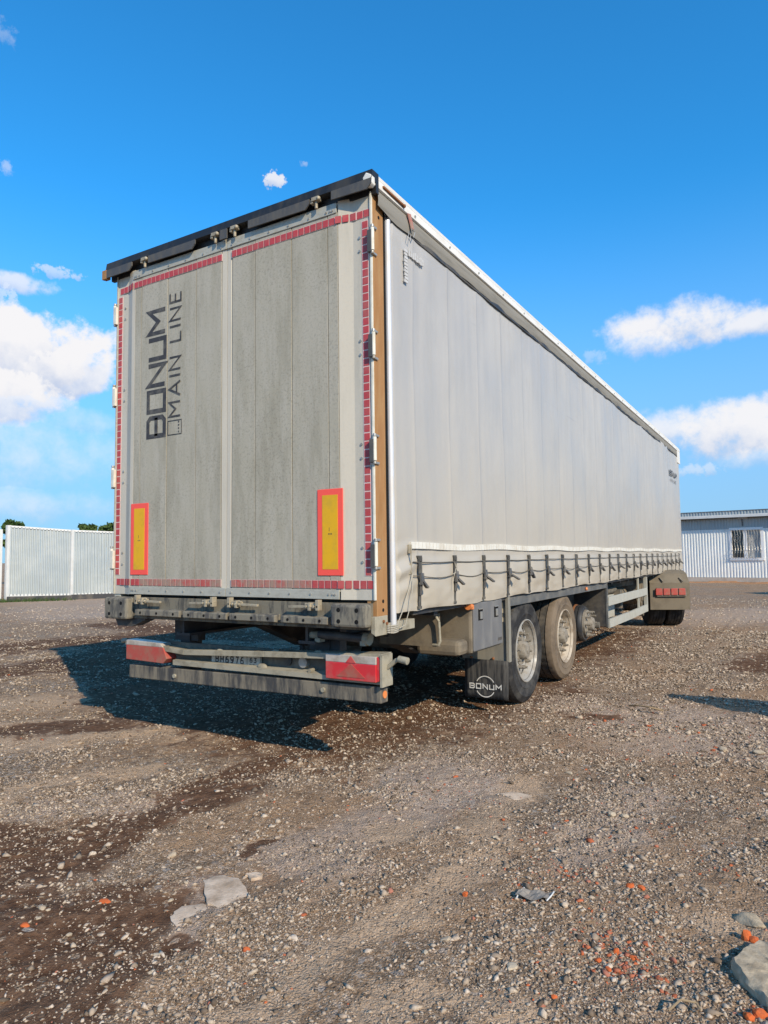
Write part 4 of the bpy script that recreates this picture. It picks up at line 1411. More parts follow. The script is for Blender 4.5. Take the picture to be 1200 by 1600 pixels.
BEAM.add([(-2.455, .10, .571), (-.052, .10, .595), (-.052, .10, .490), (-2.455, .10, .468), (-2.455, .185, .571), (-.052, .185, .595), (-.052, .185, .490), (-2.455, .185, .468)],
         [(0, 3, 2, 1), (4, 5, 6, 7), (0, 1, 5, 4), (3, 7, 6, 2), (1, 2, 6, 5), (0, 4, 7, 3)])
BM = BEAM.build('bumper_beam', 'beam', T, bevel=.006)
MB().cyl((-.052, .143, .542), (-.048, .143, .542), .024, n=20, mi=0).build('end_reflector', 'orange', BM)
mb = MB()
for x, z in ((-1.92, .520), (-.50, .540)):
    mb.cyl((x, .085, z), (x, .10, z), .016, n=8)
mb.build('bolt_head', 'pale_dusty', BM)
for x in (-1.93, -.58):
    MB().box(x - .05, x + .05, .21, .34, .50, .97).box(x - .13, x + .13, .22, .30, .78, .97).build('bumper_arm', 'dark', T)
# tail lamps
RL = MB()
RL.box(-.452, -.062, .055, .165, .628, .738, 0)
RL.box(-.452, -.062, .055, .165, .738, .788, 1)
RL.prism([(-.062, .788), (-.034, .775), (-.034, .640), (-.062, .628)], 'y', .065, .16, 0)
TL = RL.build('tail_lamp', ['lamp_red', 'lamp_clear'], T, bevel=.004)
MB().prism([(-.290, .740), (-.250, .784), (-.212, .740)], 'y', .051, .056).build('lamp_triangle', 'lamp_red', TL)
MB().prism([(-.36, .648), (-.25, .735), (-.14, .648)], 'y', .052, .0565).build('lamp_triangle', 'lamp_red_dusty', TL)
MB().box(-.034, -.018, .06, .19, .60, .80).build('lamp_bracket', 'pale_dusty', T)
MB().cyl((-.25, .05, .762), (-.25, .052, .762), .001, n=3).build('lamp_screw', 'steel', TL) if False else None
LL = MB()
LL.prism([(-2.452, .735), (-2.02, .735), (-1.975, .650), (-2.02, .612), (-2.452, .620)], 'y', .065, .165, 0)
LL.prism([(-2.452, .776), (-2.05, .764), (-2.02, .735), (-2.452, .735)], 'y', .065, .165, 1)
LL.build('tail_lamp', ['lamp_red_dusty', 'lamp_clear'], T, bevel=.004)
MB().tube([(-.02, .13, .715), (.045, .125, .765), (.075, .12, .775)], .014, 8).cyl((.07, .12, .777), (.135, .115, .768), .021, .023, 12).build('side_marker_lamp', 'pale_dusty', T, smooth_=True)
MB().tube([(-2.45, .13, .745), (-2.50, .125, .760)], .014, 8).cyl((-2.50, .12, .762), (-2.56, .115, .755), .018, .020, 12).build('side_marker_lamp', 'pale_dusty', T, smooth_=True)
# number plate
PL = MB().box(-1.575, -1.085, .140, .150, .632, .735).build('number_plate', 'plate', T)
mb = MB()
YP = .1385
it = [('B', .028, .034), ('H', .078, .036), ('6', .128, .036), ('9', .178, .036), ('7', .228, .034), ('6', .276, .036)]
letters(mb, it, .056, .0100, lambda u, v: (-1.575 + u + .016, YP, .646 + v))
it = [('6', .372, .028), ('3', .410, .028)]
letters(mb, it, .038, .007, lambda u, v: (-1.575 + u + .012, YP, .665 + v))
it = [('R', .372, .012), ('U', .390, .012), ('S', .408, .012)]
letters(mb, it, .014, .003, lambda u, v: (-1.575 + u + .012, YP, .644 + v))
q = stroke2d([(.004, .004), (.486, .004), (.486, .099), (.004, .099)], .003, True)
mb.add([(-1.575 + p_.x, YP, .632 + p_.y) for p_ in q[0]], q[1])
mb.box(-1.575 + .358, -1.575 + .361, YP, YP + .001, .637, .731)
mb.box(-1.575 + .012, -1.575 + .022, YP, YP + .001, .690, .700)
mb.build('plate_number', 'ink', PL)
MB().sphere((-1.05, .115, .650), .030, 7, sc=(1.5, .7, .8)).build('plate_lamp', 'pale_dusty', T, smooth_=True)
MB().cyl((-.70, .13, .70), (-.70, .165, .70), .036, .040, 16).build('round_lamp', 'steel', T)
MB().cyl((-.85, .15, .70), (-.85, .165, .70), .034, n=16).build('round_socket', 'dark', T)
MB().cyl((-.62, .10, .655), (-.62, .165, .655), .014, n=10).build('bolt_head', 'pale_dusty', T)
# roller tube under the sill
o = MB().cyl((-.53, .10, .905), (-.17, .10, .895), .030, n=14).build('lift_roller', 'dark', T, smooth_=True)
MB().cyl((-.60, .10, .90), (-.53, .10, .90), .026, n=8).cyl((-.17, .10, .895), (-.13, .10, .892), .042, n=10).box(-.55, -.51, .07, .13, .855, .88).box(-.19, -.15, .07, .13, .85, .88).build('roller_end', 'pale_dusty', o)

# ---- chassis
for x in (-1.90, -.72):
    r_ = MB()
    r_.prism([(.06, 1.04), (.06, .86), (.9, .86), (1.5, .62), (8.6, .62), (9.3, .86), (12.9, .86), (12.9, 1.04)], 'x', x + .10, x + .12)
    for (ya, za), (yb, zb) in (((.06, .85), (.9, .85)), ((.9, .85), (1.5, .61)), ((1.5, .61), (8.6, .61)), ((8.6, .61), (9.3, .85)), ((9.3, .85), (12.9, .85))):
        r_.bar((x + .11, ya, za), (x + .11, yb, zb), .14, .02)
    r_.box(x + .04, x + .18, .06, 12.9, 1.042, 1.058)
    r_.build('chassis_rail', 'dark', T)
for k in range(23):
    MB().box(-2.46, -.06, .30 + k * .57, .36 + k * .57, .985, 1.058).build('cross_member', 'dark', T)
for x in (-.035, -2.52 + .02):
    MB().box(x - .012, x + .02, .47, 13.4, 1.02, 1.06).build('side_rave', 'dark', T)
AX = (2.80, 4.11, 5.42)
WR = .50
for k, y in enumerate(AX):
    MB().cyl((-2.30, y, WR), (-.25, y, WR), .073, n=20).build('axle_beam', 'dark_dusty', T, smooth_=True)
    for x in (-1.85, -.62):
        MB().cyl((x, y + .22, .60), (x, y + .22, .98), .13, .15, 20).build('air_bellow', 'dark', T, smooth_=True)
        MB().bar((x, y - .42, .68), (x, y + .30, .50), .10, .06).box(x - .05, x + .05, y - .48, y - .36, .55, .98).build('trailing_arm', 'dark_dusty', T)


def tyre_prof(R, w, rr):
    return [(w * .06, rr - .012), (w * .02, rr + .005), (w * .01, rr + .03), (-.001, rr + .06), (-.004, rr + .064), (-.004, rr + .07), (-.001, rr + .074), (0, rr + (R - rr) * .62), (-.003, rr + (R - rr) * .66), (-.003, rr + (R - rr) * .70), (.002, rr + (R - rr) * .73), (w * .03, R - .030), (w * .06, R - .012), (w * .12, R - .002),
            (w * .22, R), (w * .225, R - .013), (w * .255, R - .013), (w * .26, R), (w * .42, R), (w * .425, R - .013), (w * .455, R - .013), (w * .46, R),
            (w * .56, R), (w * .565, R - .013), (w * .595, R - .013), (w * .60, R), (w * .75, R), (w * .755, R - .013), (w * .785, R - .013), (w * .79, R),
            (w * .88, R - .002), (w * .94, R - .012), (w * .97, R - .030), (w, rr + (R - rr) * .62), (w * .98, rr + .03), (w * .94, rr - .012)]


def rim_mesh(mat_, holes=10, depth=.075):
    """deep steel rim, x = 0 at the outer edge, growing inwards"""
    mb = MB()
    mb.lathe([(.012, .302), (-.002, .300), (-.004, .292), (.010, .284), (.040, .276), (.060, .268), (.100, .262), (.20, .250), (.36, .270)], n=72)
    # disc with hand holes
    na, rads = 120, [.255, .245, .235, .225, .215, .205, .195, .185, .175, .165, .155, .140]
    xs_ = [.088, .082, .076, .071, .067, .064, .062, .061, .061, .062, .064, .066]
    v = []
    for r_, x in zip(rads, xs_):
        for i in range(na):
            t_ = 2 * PI * i / na
            v.append((x + depth - .075, r_ * math.cos(t_), r_ * math.sin(t_)))
    f = []
    for k in range(len(rads) - 1):
        for i in range(na):
            t_ = 2 * PI * (i + .5) / na
            rm = (rads[k] + rads[k + 1]) / 2
            hit = False
            for h in range(holes):
                th = 2 * PI * h / holes + .1
                if math.hypot(rm * math.cos(t_) - .215 * math.cos(th), (rm * math.sin(t_) - .215 * math.sin(th))) < .028:
                    hit = True
            if not hit:
                j = (i + 1) % na
                f.append((k * na + i, k * na + j, (k + 1) * na + j, (k + 1) * na + i))
    mb.add(v, f)
    return mb


def hub_mesh(depth=.075, stud=1.0):
    mb = MB()
    d = depth - .075
    mb.lathe([(.066 + d, .142), (.058 + d, .140), (.056 + d, .095), (.035 + d, .090), (.010 + d, .085), (-.005 + d, .072), (-.010 + d, .050), (-.010 + d, .0005)], n=40)
    mb.lathe([(-.012 + d, .030), (-.016 + d, .026), (-.016 + d, .0005)], n=20)
    for i in range(10):
        t_ = 2 * PI * i / 10 + .15
        c_, s_ = math.cos(t_) * .1675, math.sin(t_) * .1675
        mb.cyl((.062 + d, c_, s_), (.030 + d, c_, s_), .0185, n=6)
        mb.cyl((.034 + d, c_, s_), (.008 + d, c_, s_), .0115, n=8)
    return mb


def wheel(x, y, side, tyre_m, rim_m, hub_m, R=WR, z=None, tread=False, w=.385):
    z = R - .004 if z is None else z
    we = bpy.data.objects.new('wheel', None)
    COL.objects.link(we)
    we.empty_display_size = .2
    we.parent = T
    we.matrix_parent_inverse = WM[T].inverted()
    M_ = Matrix.Translation((x, y, z)) @ (Matrix.Identity(4) if side < 0 else Matrix.Rotation(PI, 4, 'Z'))
    we.matrix_basis = M_
    WM[we] = M_
    # local +x points inwards (away from the viewer of the outer face)

    def mod(k, i):
        if not tread:
            return 0
        return -.006 if (13 < k < 31 and i % 4 == 0) else 0
    prof = tyre_prof(R, w, .290)
    np_ = len(prof)
    mb = MB()
    mb.lathe(prof, n=144, mod=mod)
    mb.m = [0 if (k // 144) < 14 or (k // 144) > 29 else 1 for k in range(len(mb.f))]
    mb.build('tyre', [tyre_m, 'tread'], we, smooth_=True, local=True, angle=32)
    # rubber ribs of the sidewall
    rim_mesh(rim_m).build('rim', rim_m, we, smooth_=True, local=True)
    hub_mesh().build('hub', hub_m, we, smooth_=True, local=True)
    return we


# right side: outer face at x = -.03, local +x must point to -X
wheel(-.035, AX[0], 1, 'tyre', 'rim', 'hub')
w2 = wheel(-.035, AX[1], 1, 'tyre_mud', 'rim_white', 'hub', R=.485, z=.500, tread=True)
w2['label'] = 'mud covered second wheel'
for y in AX:
    wheel(-2.465, y, -1, 'tyre', 'rim', 'hub')
# bare third hub on the right: brake disc, drum and studs
hb = MB()
hb.lathe([(.10, .02), (.10, .215), (.13, .235), (.15, .235), (.16, .215), (.16, .235), (.18, .238), (.20, .235), (.30, .20), (.34, .12)], c=(-.05, AX[2], .52), n=48, sgn=-1)
BD = hb.build('brake_drum', 'dark', T, smooth_=True)
MB().lathe([(.205, .20), (.205, .243), (.225, .246), (.225, .20)], c=(-.05, AX[2], .52), n=48, sgn=-1).build('brake_disc', 'rusty', BD, smooth_=True)
hm = MB()
hm.lathe([(.10, .178), (.07, .176), (.066, .14), (.056, .095), (.02, .088), (-.004, .075), (-.012, .05), (-.012, .0005)], c=(-.05, AX[2], .52), n=40, sgn=-1)
for i in range(10):
    t_ = 2 * PI * i / 10
    hm.cyl((-.12, AX[2] + .155 * math.cos(t_), .52 + .155 * math.sin(t_)), (-.045, AX[2] + .155 * math.cos(t_), .52 + .155 * math.sin(t_)), .013, n=8)
hm.build('bare_hub', 'hub', T, smooth_=True)
MB().cyl((-.22, 5.72, .47), (-.05, 5.74, .47), .045, n=14).box(-.30, -.20, 5.5, 5.8, .42, .60).build('brake_cylinder', 'dark_dusty', T)

# wheel arch: band, front and rear plates, mudflap
MB().box(-.034, -.012, 2.262, 6.08, .955, 1.035).build('arch_band', 'skirt', T, bevel=.003)
MB().box(-.45, -.036, 2.25, 6.06, 1.012, 1.030).build('arch_roof', 'dark', T)
MB().box(-.47, -.030, 6.055, 6.085, .425, 1.01).build('arch_rear_plate', 'dark', T)
MB().box(-.030, -.008, 6.050, 6.088, .415, 1.03).build('arch_edge', 'skirt', T)
PLT = MB().box(-.46, -.018, 2.225, 2.248, .47, 1.04).box(-.020, .010, 2.205, 2.262, .465, 1.045).build('arch_front_plate', 'pale_dusty', T, bevel=.003)
PLT.data.materials[0] = MT['skirt_dusty'] if 'skirt_dusty' in MT else mat('dusty_skirt_plate', (.27, .255, .21), .6, dirt=(.17, .17, .155), damt=.7, dscale=4, stretch=(3, 3, .6))
mb = MB()
for z in (.84, .92):
    MB().box(-.10, -.045, 2.195, 2.225, z - .022, z + .022).build('plate_bracket', 'bronze', T, bevel=.006)
for x in (-.15, -.36):
    MB().sphere((x, 2.215, .488), .014, 5).build('bolt_head', 'rusty', T)
FP = MB()
v, f = [], []
for i in range(9):
    for j in range(9):
        x = -.425 + .42 * i / 8
        z = .475 - .345 * j / 8
        v.append((x, 2.205 + .006 * math.sin(i * 1.3) * (j / 8) - .012 * (j / 8), z))
for i in range(8):
    for j in range(8):
        a = i * 9 + j
        f.append((a, a + 1, a + 10, a + 9))
FP.add(v, f)
FL_ = FP.build('mudflap', 'flap', T, smooth_=True)
md = FL_.modifiers.new('thick', 'SOLIDIFY')
md.thickness = .008
mb = MB()
it = [('B', 0, .052), ('O', .064, .052), ('N', .128, .052), ('U', .192, .050), ('M', .254, .058)]
letters(mb, it, .050, .0095, lambda u, v: (-.375 + u, 2.184, .212 + v))
for a0, a1 in ((28, 152), (208, 332)):
    arc = [(.156 + .092 * math.cos(math.radians(t_)), .025 + .092 * math.sin(math.radians(t_))) for t_ in np.linspace(a0, a1, 22)]
    q = stroke2d(arc, .0085)
    mb.add([(-.375 + p_.x, 2.184, .212 + p_.y) for p_ in q[0]], q[1])
mb.build('mudflap_print', 'print_white', FL_)

# toolbox
bx = MB()
bx.box(-.42, .0, 1.40, 2.06, .640, 1.050)
TB = bx.build('toolbox', 'tan_dirt', T, bevel=.02)
MB().box(-.004, .014, 1.425, 2.045, .655, 1.040).build('box_door', 'box', TB, bevel=.008)
for y in (1.56, 1.90):
    MB().box(.013, .018, y - .045, y + .045, .895, .985).build('latch_recess_shade', 'hole_shade', TB, bevel=.002)
    MB().box(.017, .026, y - .020, y + .022, .905, .965).box(.017, .022, y - .04, y + .04, .982, .99).build('latch', 'steel', TB, bevel=.002)
MB().box(.013, .016, 1.93, 2.02, .69, .715).build('box_sticker', 'dark', TB)
MB().cyl((-.0, 1.385, 1.022), (-.0, 1.345, 1.022), .030, n=14).box(-.02, .02, 1.375, 1.42, .995, 1.03).build('side_lamp', 'orange', T)
MB().box(-.40, -.02, 1.21, 1.40, .64, .76).build('box_shelf', 'tan_dirt', T, bevel=.035)
MB().box(-.62, -.10, 1.02, 1.05, .735, .985).build('bracket_plate', 'tan_dirt', T)
MB().tube([(-.10, .98, .97), (-.075, .98, .93), (-.070, .985, .78), (-.085, .98, .755), (-.13, .98, .755)], .010, 8).build('crank_handle', 'pale_dusty', T, smooth_=True)
MB().sphere((-.002, 4.95, .995), .022, 6, sc=(.7, 1.2, 1)).build('side_lamp', 'orange', T, smooth_=True)

# side guard ahead of the wheels
SG = MB()
SG.box(-.020, .008, 6.10, 8.95, .705, .830)
SGo = SG.build('side_guard', 'guard', T, bevel=.004)
SG = MB()
SG.add([(.008, 6.10, .405), (.008, 7.55, .405), (.008, 8.98, .425), (.008, 8.98, .545), (.008, 7.55, .525), (.008, 6.10, .525),
        (-.020, 6.10, .405), (-.020, 7.55, .405), (-.020, 8.98, .425), (-.020, 8.98, .545), (-.020, 7.55, .525), (-.020, 6.10, .525)],
       [(0, 1, 4, 5), (1, 2, 3, 4), (6, 11, 10, 7), (7, 10, 9, 8), (5, 4, 10, 11), (4, 3, 9, 10), (0, 6, 7, 1), (1, 7, 8, 2), (0, 5, 11, 6), (2, 8, 9, 3)])
SG.build('side_guard', 'guard', T)
for y in (8.35, 8.93):
    MB().box(-.05, -.022 if y < 8.6 else .010, y, y + .05, .42, 1.02).build('guard_post', 'guard', T, bevel=.003)
MB().box(-.60, -.20, 6.55, 7.35, .46, .80).build('pallet_box', 'guard', T, bevel=.01)
MB().cyl((-.40, 7.7, .72), (-.40, 8.7, .72), .13, n=20).sphere((-.40, 7.7, .72), .13, 8).build('air_tank', 'mudguard', T, smooth_=True)
MB().cyl((-.25, 6.95, .86), (-.25, 7.55, .86), .05, n=12).box(-.34, -.14, 7.5, 7.66, .58, .86).build('valve_block', 'dark_dusty', T)
MB().bar((-.9, 6.3, .88), (-.4, 9.5, .93), .16, .14).bar((-.6, 7.0, .97), (-.2, 9.8, .99), .07, .07).bar((-1.3, 6.2, .8), (-.5, 8.4, .90), .10, .08).build('brake_hose', 'dark_dusty', T)
for x in (-.28, -2.22):
    L_ = MB()
    L_.box(x - .055, x + .055, 9.75, 9.87, .55, 1.04)
    L_.box(x - .040, x + .040, 9.77, 9.85, .33, .56)
    L_.cyl((x - .06, 9.81, .31), (x + .06, 9.81, .31), .045, n=12)
    L_.cyl((x + .03, 9.65, .52), (x + .03, 9.65, 1.0), .025, n=10)
    L_.build('landing_leg', 'tan_dirt', T, bevel=.005)
MB().box(-1.75, -.75, 11.4, 12.6, 1.0, 1.05).cyl((-1.25, 12.0, .93), (-1.25, 12.0, 1.0), .05, n=16).build('coupling_plate', 'dark_dusty', T)

# ================================================================== TRACTOR UNIT
PHI_T = math.radians(23)
K = thing('truck_tractor', 'dusty truck tractor unit coupled under the front of the trailer and turned left', 'truck', (-.95, 10.72, 0), PHI_T)


def kb(mb, name, m_, **kw):
    return mb.build(name, m_, kw.pop('parent', K), local=True, **kw)


for x in (-.42, .42):
    kb(MB().box(x - .04, x + .04, -.75, 5.3, .70, .95), 'frame_rail', 'dark_dusty')
kb(MB().box(-.45, .45, -.80, -.72, .68, .95), 'cross_member', 'dark_dusty')
kb(MB().cyl((-1.0, 0, .5), (1.0, 0, .5), .09, n=16), 'axle_beam', 'dark_dusty', smooth_=True)
kb(MB().prism([(-.5, .98), (.55, 1.0), (.55, 1.045), (-.5, 1.0)], 'x', -.42, .42), 'coupling_plate', 'dark_dusty')


def dual(x0, inner, y, n_=2):
    for k in range(n_):
        xx = x0 + k * .345 * inner
        mb = MB()
        mb.lathe(tyre_prof(.51, .315, .29), c=(xx, y, .505), n=96, sgn=inner)
        kb(mb, 'tyre', 'tyre', smooth_=True, angle=32)
    r_ = rim_mesh('rim')
    me_v = [(x0 + inner * p_[0], y + p_[1], .505 + p_[2]) for p_ in r_.v]
    rr_ = MB()
    rr_.v, rr_.f, rr_.m = me_v, r_.f, r_.m
    kb(rr_, 'rim', 'rim', smooth_=True)


dual(1.25, -1, 0)
dual(-1.25, 1, 0)
dual(1.24, -1, 3.7, 1)
dual(-1.24, 1, 3.7, 1)
for s in (1, -1):
    xa, xb = (.55, 1.27) if s > 0 else (-1.27, -.55)
    # rear section with its sloping top, top section and front section, built as a bent sheet with rims
    prof = [(-.665, .345), (-.675, .86), (-.50, 1.03), (-.30, 1.09), (.30, 1.09), (.52, 1.0), (.66, .80), (.70, .5)]
    v, f = [], []
    for (py, pz) in prof:
        for x in (xa, xb):
            v.append((x, py, pz))
    for i in range(len(prof) - 1):
        f.append((2 * i, 2 * i + 1, 2 * i + 3, 2 * i + 2))
    mg = kb(MB().add(v, f), 'mudguard', 'mudguard')
    md = mg.modifiers.new('thick', 'SOLIDIFY')
    md.thickness = .02
    md.offset = -1
    xe = xb if s > 0 else xa
    pts = [(-.66, .345), (-.672, .86), (-.50, 1.025), (-.30, 1.085), (.30, 1.085), (.30, 1.03), (-.26, 1.03), (-.44, .98), (-.575, .84), (-.59, .345)]
    kb(MB().prism(pts, 'x', xe - .012, xe + .012), 'mudguard_rim', 'mudguard')
    kb(MB().box(xa + .12, xb - .06, -.715, -.675, .60, .765), 'lamp_housing', 'dark_dusty')
    for q in range(4):
        x = xa + .155 + q * .140
        kb(MB().box(x - .062, x + .062, -.735, -.71, .625, .755), 'tail_lamp', 'lamp_red_dusty', bevel=.01)
    kb(MB().bar((xa + .2, -.60, .955), (xa + .24, -.70, .88), .02, .02).bar((xb - .16, -.60, .955), (xb - .12, -.70, .88), .02, .02), 'bracket', 'dark_dusty')
kb(MB().tube([(.50, -.55, .95), (.46, -.62, .80), (.52, -.60, .62), (.48, -.55, .5)], .022, 8).tube([(.42, -.6, .98), (.36, -.66, .85), (.44, -.62, .70)], .018, 8), 'hose', 'dark', smooth_=True)
# cab
cb = MB()
cb.prism([(3.45, .95), (3.45, 3.55), (3.9, 3.72), (5.2, 3.40), (5.65, 2.45), (5.75, 1.3), (5.75, .45), (4.35, .45), (4.25, .95)], 'x', -1.22, 1.22)
CB = kb(cb, 'cab', 'cab', bevel=.05)
kb(MB().prism([(5.20, 3.05), (5.63, 2.42), (5.66, 1.75), (5.60, 1.75), (5.55, 2.40), (5.15, 3.0)], 'x', -1.1, 1.1), 'windscreen', 'glass')
for s in (1, -1):
    kb(MB().prism([(4.55, 1.75), (5.45, 1.75), (5.40, 2.35), (5.15, 2.65), (4.55, 2.65)], 'x', s * 1.222 - .004, s * 1.222 + .004), 'side_window', 'glass')
    kb(MB().box(s * 1.35 - .09, s * 1.35 + .09, 5.35, 5.43, 1.9, 2.6).bar((s * 1.22, 5.3, 2.5), (s * 1.35, 5.38, 2.5), .03, .03), 'mirror', 'dark')
kb(MB().box(-1.2, -.5, 1.4, 2.6, .45, .95).box(.5, 1.2, 1.4, 2.6, .45, .95), 'fuel_tank', 'steel', bevel=.08)

# ================================================================== FENCES AND BUILDINGS


def corr_panel(a, b, z0a, z1a, z0b, z1b, pitch=.118, depth=.045, up_=(0, 0, 1)):
    """trapezoid ribbed sheet between plan points a and b; normal to the left of a->b is the back"""
    a, b = Vector(a), Vector(b)
    d = b - a
    Ln = d.length
    d.normalize()
    n = Vector((d.y, -d.x))
    n_ = max(1, round(Ln / pitch))
    p_ = Ln / n_
    us = []
    for k in range(n_):
        us += [(k * p_, 0), (k * p_ + p_ * .42, 0), (k * p_ + p_ * .52, depth), (k * p_ + p_ * .90, depth)]
    us.append((Ln, 0))
    v, f = [], []
    for u_, h_ in us:
        q = a + d * u_ + n * h_
        t_ = u_ / Ln
        v.append((q.x, q.y, z0a + (z0b - z0a) * t_))
        v.append((q.x, q.y, z1a + (z1b - z1a) * t_))
    for i in range(len(us) - 1):
        f.append((2 * i, 2 * i + 2, 2 * i + 3, 2 * i + 1))
    return MB().add(v, f)


def post(parent, x, y, z0, z1, w=.10, m_='post_white'):
    return MB().box(x - w / 2, x + w / 2, y - w / 2, y + w / 2, z0, z1).build('post', m_, parent, bevel=.006)


def fence(pts, zs0, zs1, name, label, npan=1, posts=True, mat_='corr', rail=True, pitch=.118):
    F = thing(name, label, 'fence', (*pts[0], 0))
    for (a, b, za, zb, ta, tb) in zip(pts[:-1], pts[1:], zs0[:-1], zs0[1:], zs1[:-1], zs1[1:]):
        a_, b_ = Vector(a), Vector(b)
        Ln = (b_ - a_).length
        n_ = max(1, round(Ln / 1.1))
        for k in range(n_):
            t0, t1 = k / n_, (k + 1) / n_
            g0, g1 = t0 + (.004 / Ln if k else 0), t1
            p0, p1 = a_.lerp(b_, g0), a_.lerp(b_, g1)
            corr_panel(p0, p1, za + (zb - za) * g0, ta + (tb - ta) * g0, za + (zb - za) * g1, ta + (tb - ta) * g1, pitch).build('fence_sheet', mat_, F)
        if rail:
            for zo in ((ta, tb), (za + .02, zb + .02)):
                MB().bar((*a, zo[0]), (*b, zo[1]), .09, .07).build('rail', 'post_white', F)
        if posts:
            post(F, a[0], a[1], -.05, ta + .04, .13)
    post(F, pts[-1][0], pts[-1][1], -.05, zs1[-1] + .04, .13)
    return F


A, B, C_ = (-22.0, 10.35), (-20.85, 12.1), (-19.0, 15.2)
dv = (Vector(C_) - Vector(B)).normalized()
far_ = Vector(C_) + dv * 22
FN = fence([A, B, C_, (far_.x, far_.y)], [.20, .16, .14, .1], [2.70, 2.55, 2.42, 2.42], 'corrugated_fence', 'pale corrugated metal fence with white posts behind the trailer at the left')
for a, b in ((A, B), (B, C_), (C_, (far_.x, far_.y))):
    dd = (Vector(b) - Vector(a)).normalized()
    nn = Vector((dd.y, -dd.x)) * .05
    MB().bar((a[0] + nn.x, a[1] + nn.y, .06), (b[0] + nn.x, b[1] + nn.y, .04), .10, .24).build('base_board', 'dark', FN)
# white sheet fence at the very left edge
fence([(-29, 6.2), (-22.12, 10.12)], [.02, .02], [2.75, 2.55], 'white_fence', 'plain white metal fence reaching in from the left edge of the photo', mat_='post_white', pitch=.4)

v, f = [], []
for k in range(900):
    t_ = RNG.uniform(0, 1) ** 2
    x = -22.2 + 1.5 * t_ + RNG.normal(0, .22)
    y = 9.9 + 1.9 * t_ + RNG.normal(0, .18)
    h_, a_, w_ = RNG.uniform(.05, .16), RNG.uniform(0, 2 * PI), .012
    dx, dy = math.cos(a_), math.sin(a_)
    o_ = len(v)
    v += [(x - dy * w_, y + dx * w_, -.01), (x + dy * w_, y - dx * w_, -.01), (x + dx * h_ * .6, y + dy * h_ * .6, h_)]
    f.append((o_, o_ + 1, o_ + 2))
o = MB().add(v, f).build('grass', MT['leaf'])
o['kind'] = 'stuff'
o['label'] = 'thin grass growing at the foot of the fence at the left'
o['category'] = 'grass'

# low corrugated building
BD_ = thing('metal_building', 'low building clad in pale blue corrugated sheets with a barred window', 'building', (0, 33.9, 0))
th = math.radians(-9)
dB = Vector((math.cos(th), math.sin(th)))
nB = Vector((dB.y, -dB.x))         # towards the yard
O_ = Vector((-2.65, 34.35))


def bp(u_, out, z):
    q = O_ + dB * u_ + nB * out
    return (q.x, q.y, z)


WU0, WU1, WZ0, WZ1 = 2.30, 3.66, 1.15, 2.56
cols = [-9.0 + 1.1 * k for k in range(22)]
for k in range(21):
    u0, u1 = cols[k], cols[k + 1]
    segs = [(u0, u1, .22, 2.60)]
    if u0 < WU1 and u1 > WU0:
        segs = []
        a0, a1 = max(u0, WU0), min(u1, WU1)
        if u0 < WU0:
            segs.append((u0, WU0, .22, 2.60))
        if u1 > WU1:
            segs.append((WU1, u1, .22, 2.60))
        segs.append((a0, a1, .22, WZ0))
        segs.append((a0, a1, WZ1, 2.60))
    for s0, s1, z0, z1 in segs:
        corr_panel(bp(s0, 0, 0)[:2], bp(s1 - .004, 0, 0)[:2], z0, z1, z0, z1, .13, .022).build('wall_sheet', 'corr2', BD_)
    corr_panel(bp(u0, .006, 0)[:2], bp(u1 - .004, .006, 0)[:2], 2.604, 3.12, 2.604, 3.12, .13, .022).build('wall_sheet', 'corr', BD_)  # darker sheet puts the shadow of the eaves into the wall colour


def bbox_(u0, u1, o0, o1, z0, z1):
    mb = MB()
    v = [bp(u0, o0, z0), bp(u1, o0, z0), bp(u1, o1, z0), bp(u0, o1, z0), bp(u0, o0, z1), bp(u1, o0, z1), bp(u1, o1, z1), bp(u0, o1, z1)]
    return mb.add(v, [(0, 1, 2, 3), (7, 6, 5, 4), (4, 5, 1, 0), (5, 6, 2, 1), (6, 7, 3, 2), (7, 4, 0, 3)])


def addb(mb, *a):
    q = bbox_(*a)
    return mb.add(q.v, q.f)


core = MB()
addb(core, -9, WU0, -5.5, -.03, .1, 3.3)
addb(core, WU1, 14.1, -5.5, -.03, .1, 3.3)
addb(core, WU0, WU1, -5.5, -.5, .1, 3.3)
addb(core, WU0, WU1, -.5, -.03, .1, WZ0)
addb(core, WU0, WU1, -.5, -.03, WZ1, 3.3)
core.build('wall_core', 'plinth', BD_)
bbox_(-9.1, 14.2, -5.6, .06, .0, .215).build('plinth', 'plinth', BD_)
RF = bbox_(-9.3, 14.4, -5.7, .42, 3.24, 3.30).build('roof', 'post_white', BD_)
bbox_(-9.3, 14.4, .42, .45, 3.16, 3.27).build('gutter', 'post_white', BD_)
for k in range(21):
    u0, u1 = cols[k], cols[k + 1]
    corr_panel(bp(u0, .40, 0)[:2], bp(u1 - .004, .40, 0)[:2], 3.302, 3.46, 3.302, 3.46, .13, .022).build('fascia_sheet', 'corr', BD_)
bbox_(-9.3, 14.4, -5.7, .43, 3.462, 3.50).build('ridge_cap', 'skirt', RF)
bbox_(-9.3, 14.3, .02, .41, 3.14, 3.16).build('soffit', 'skirt', RF)
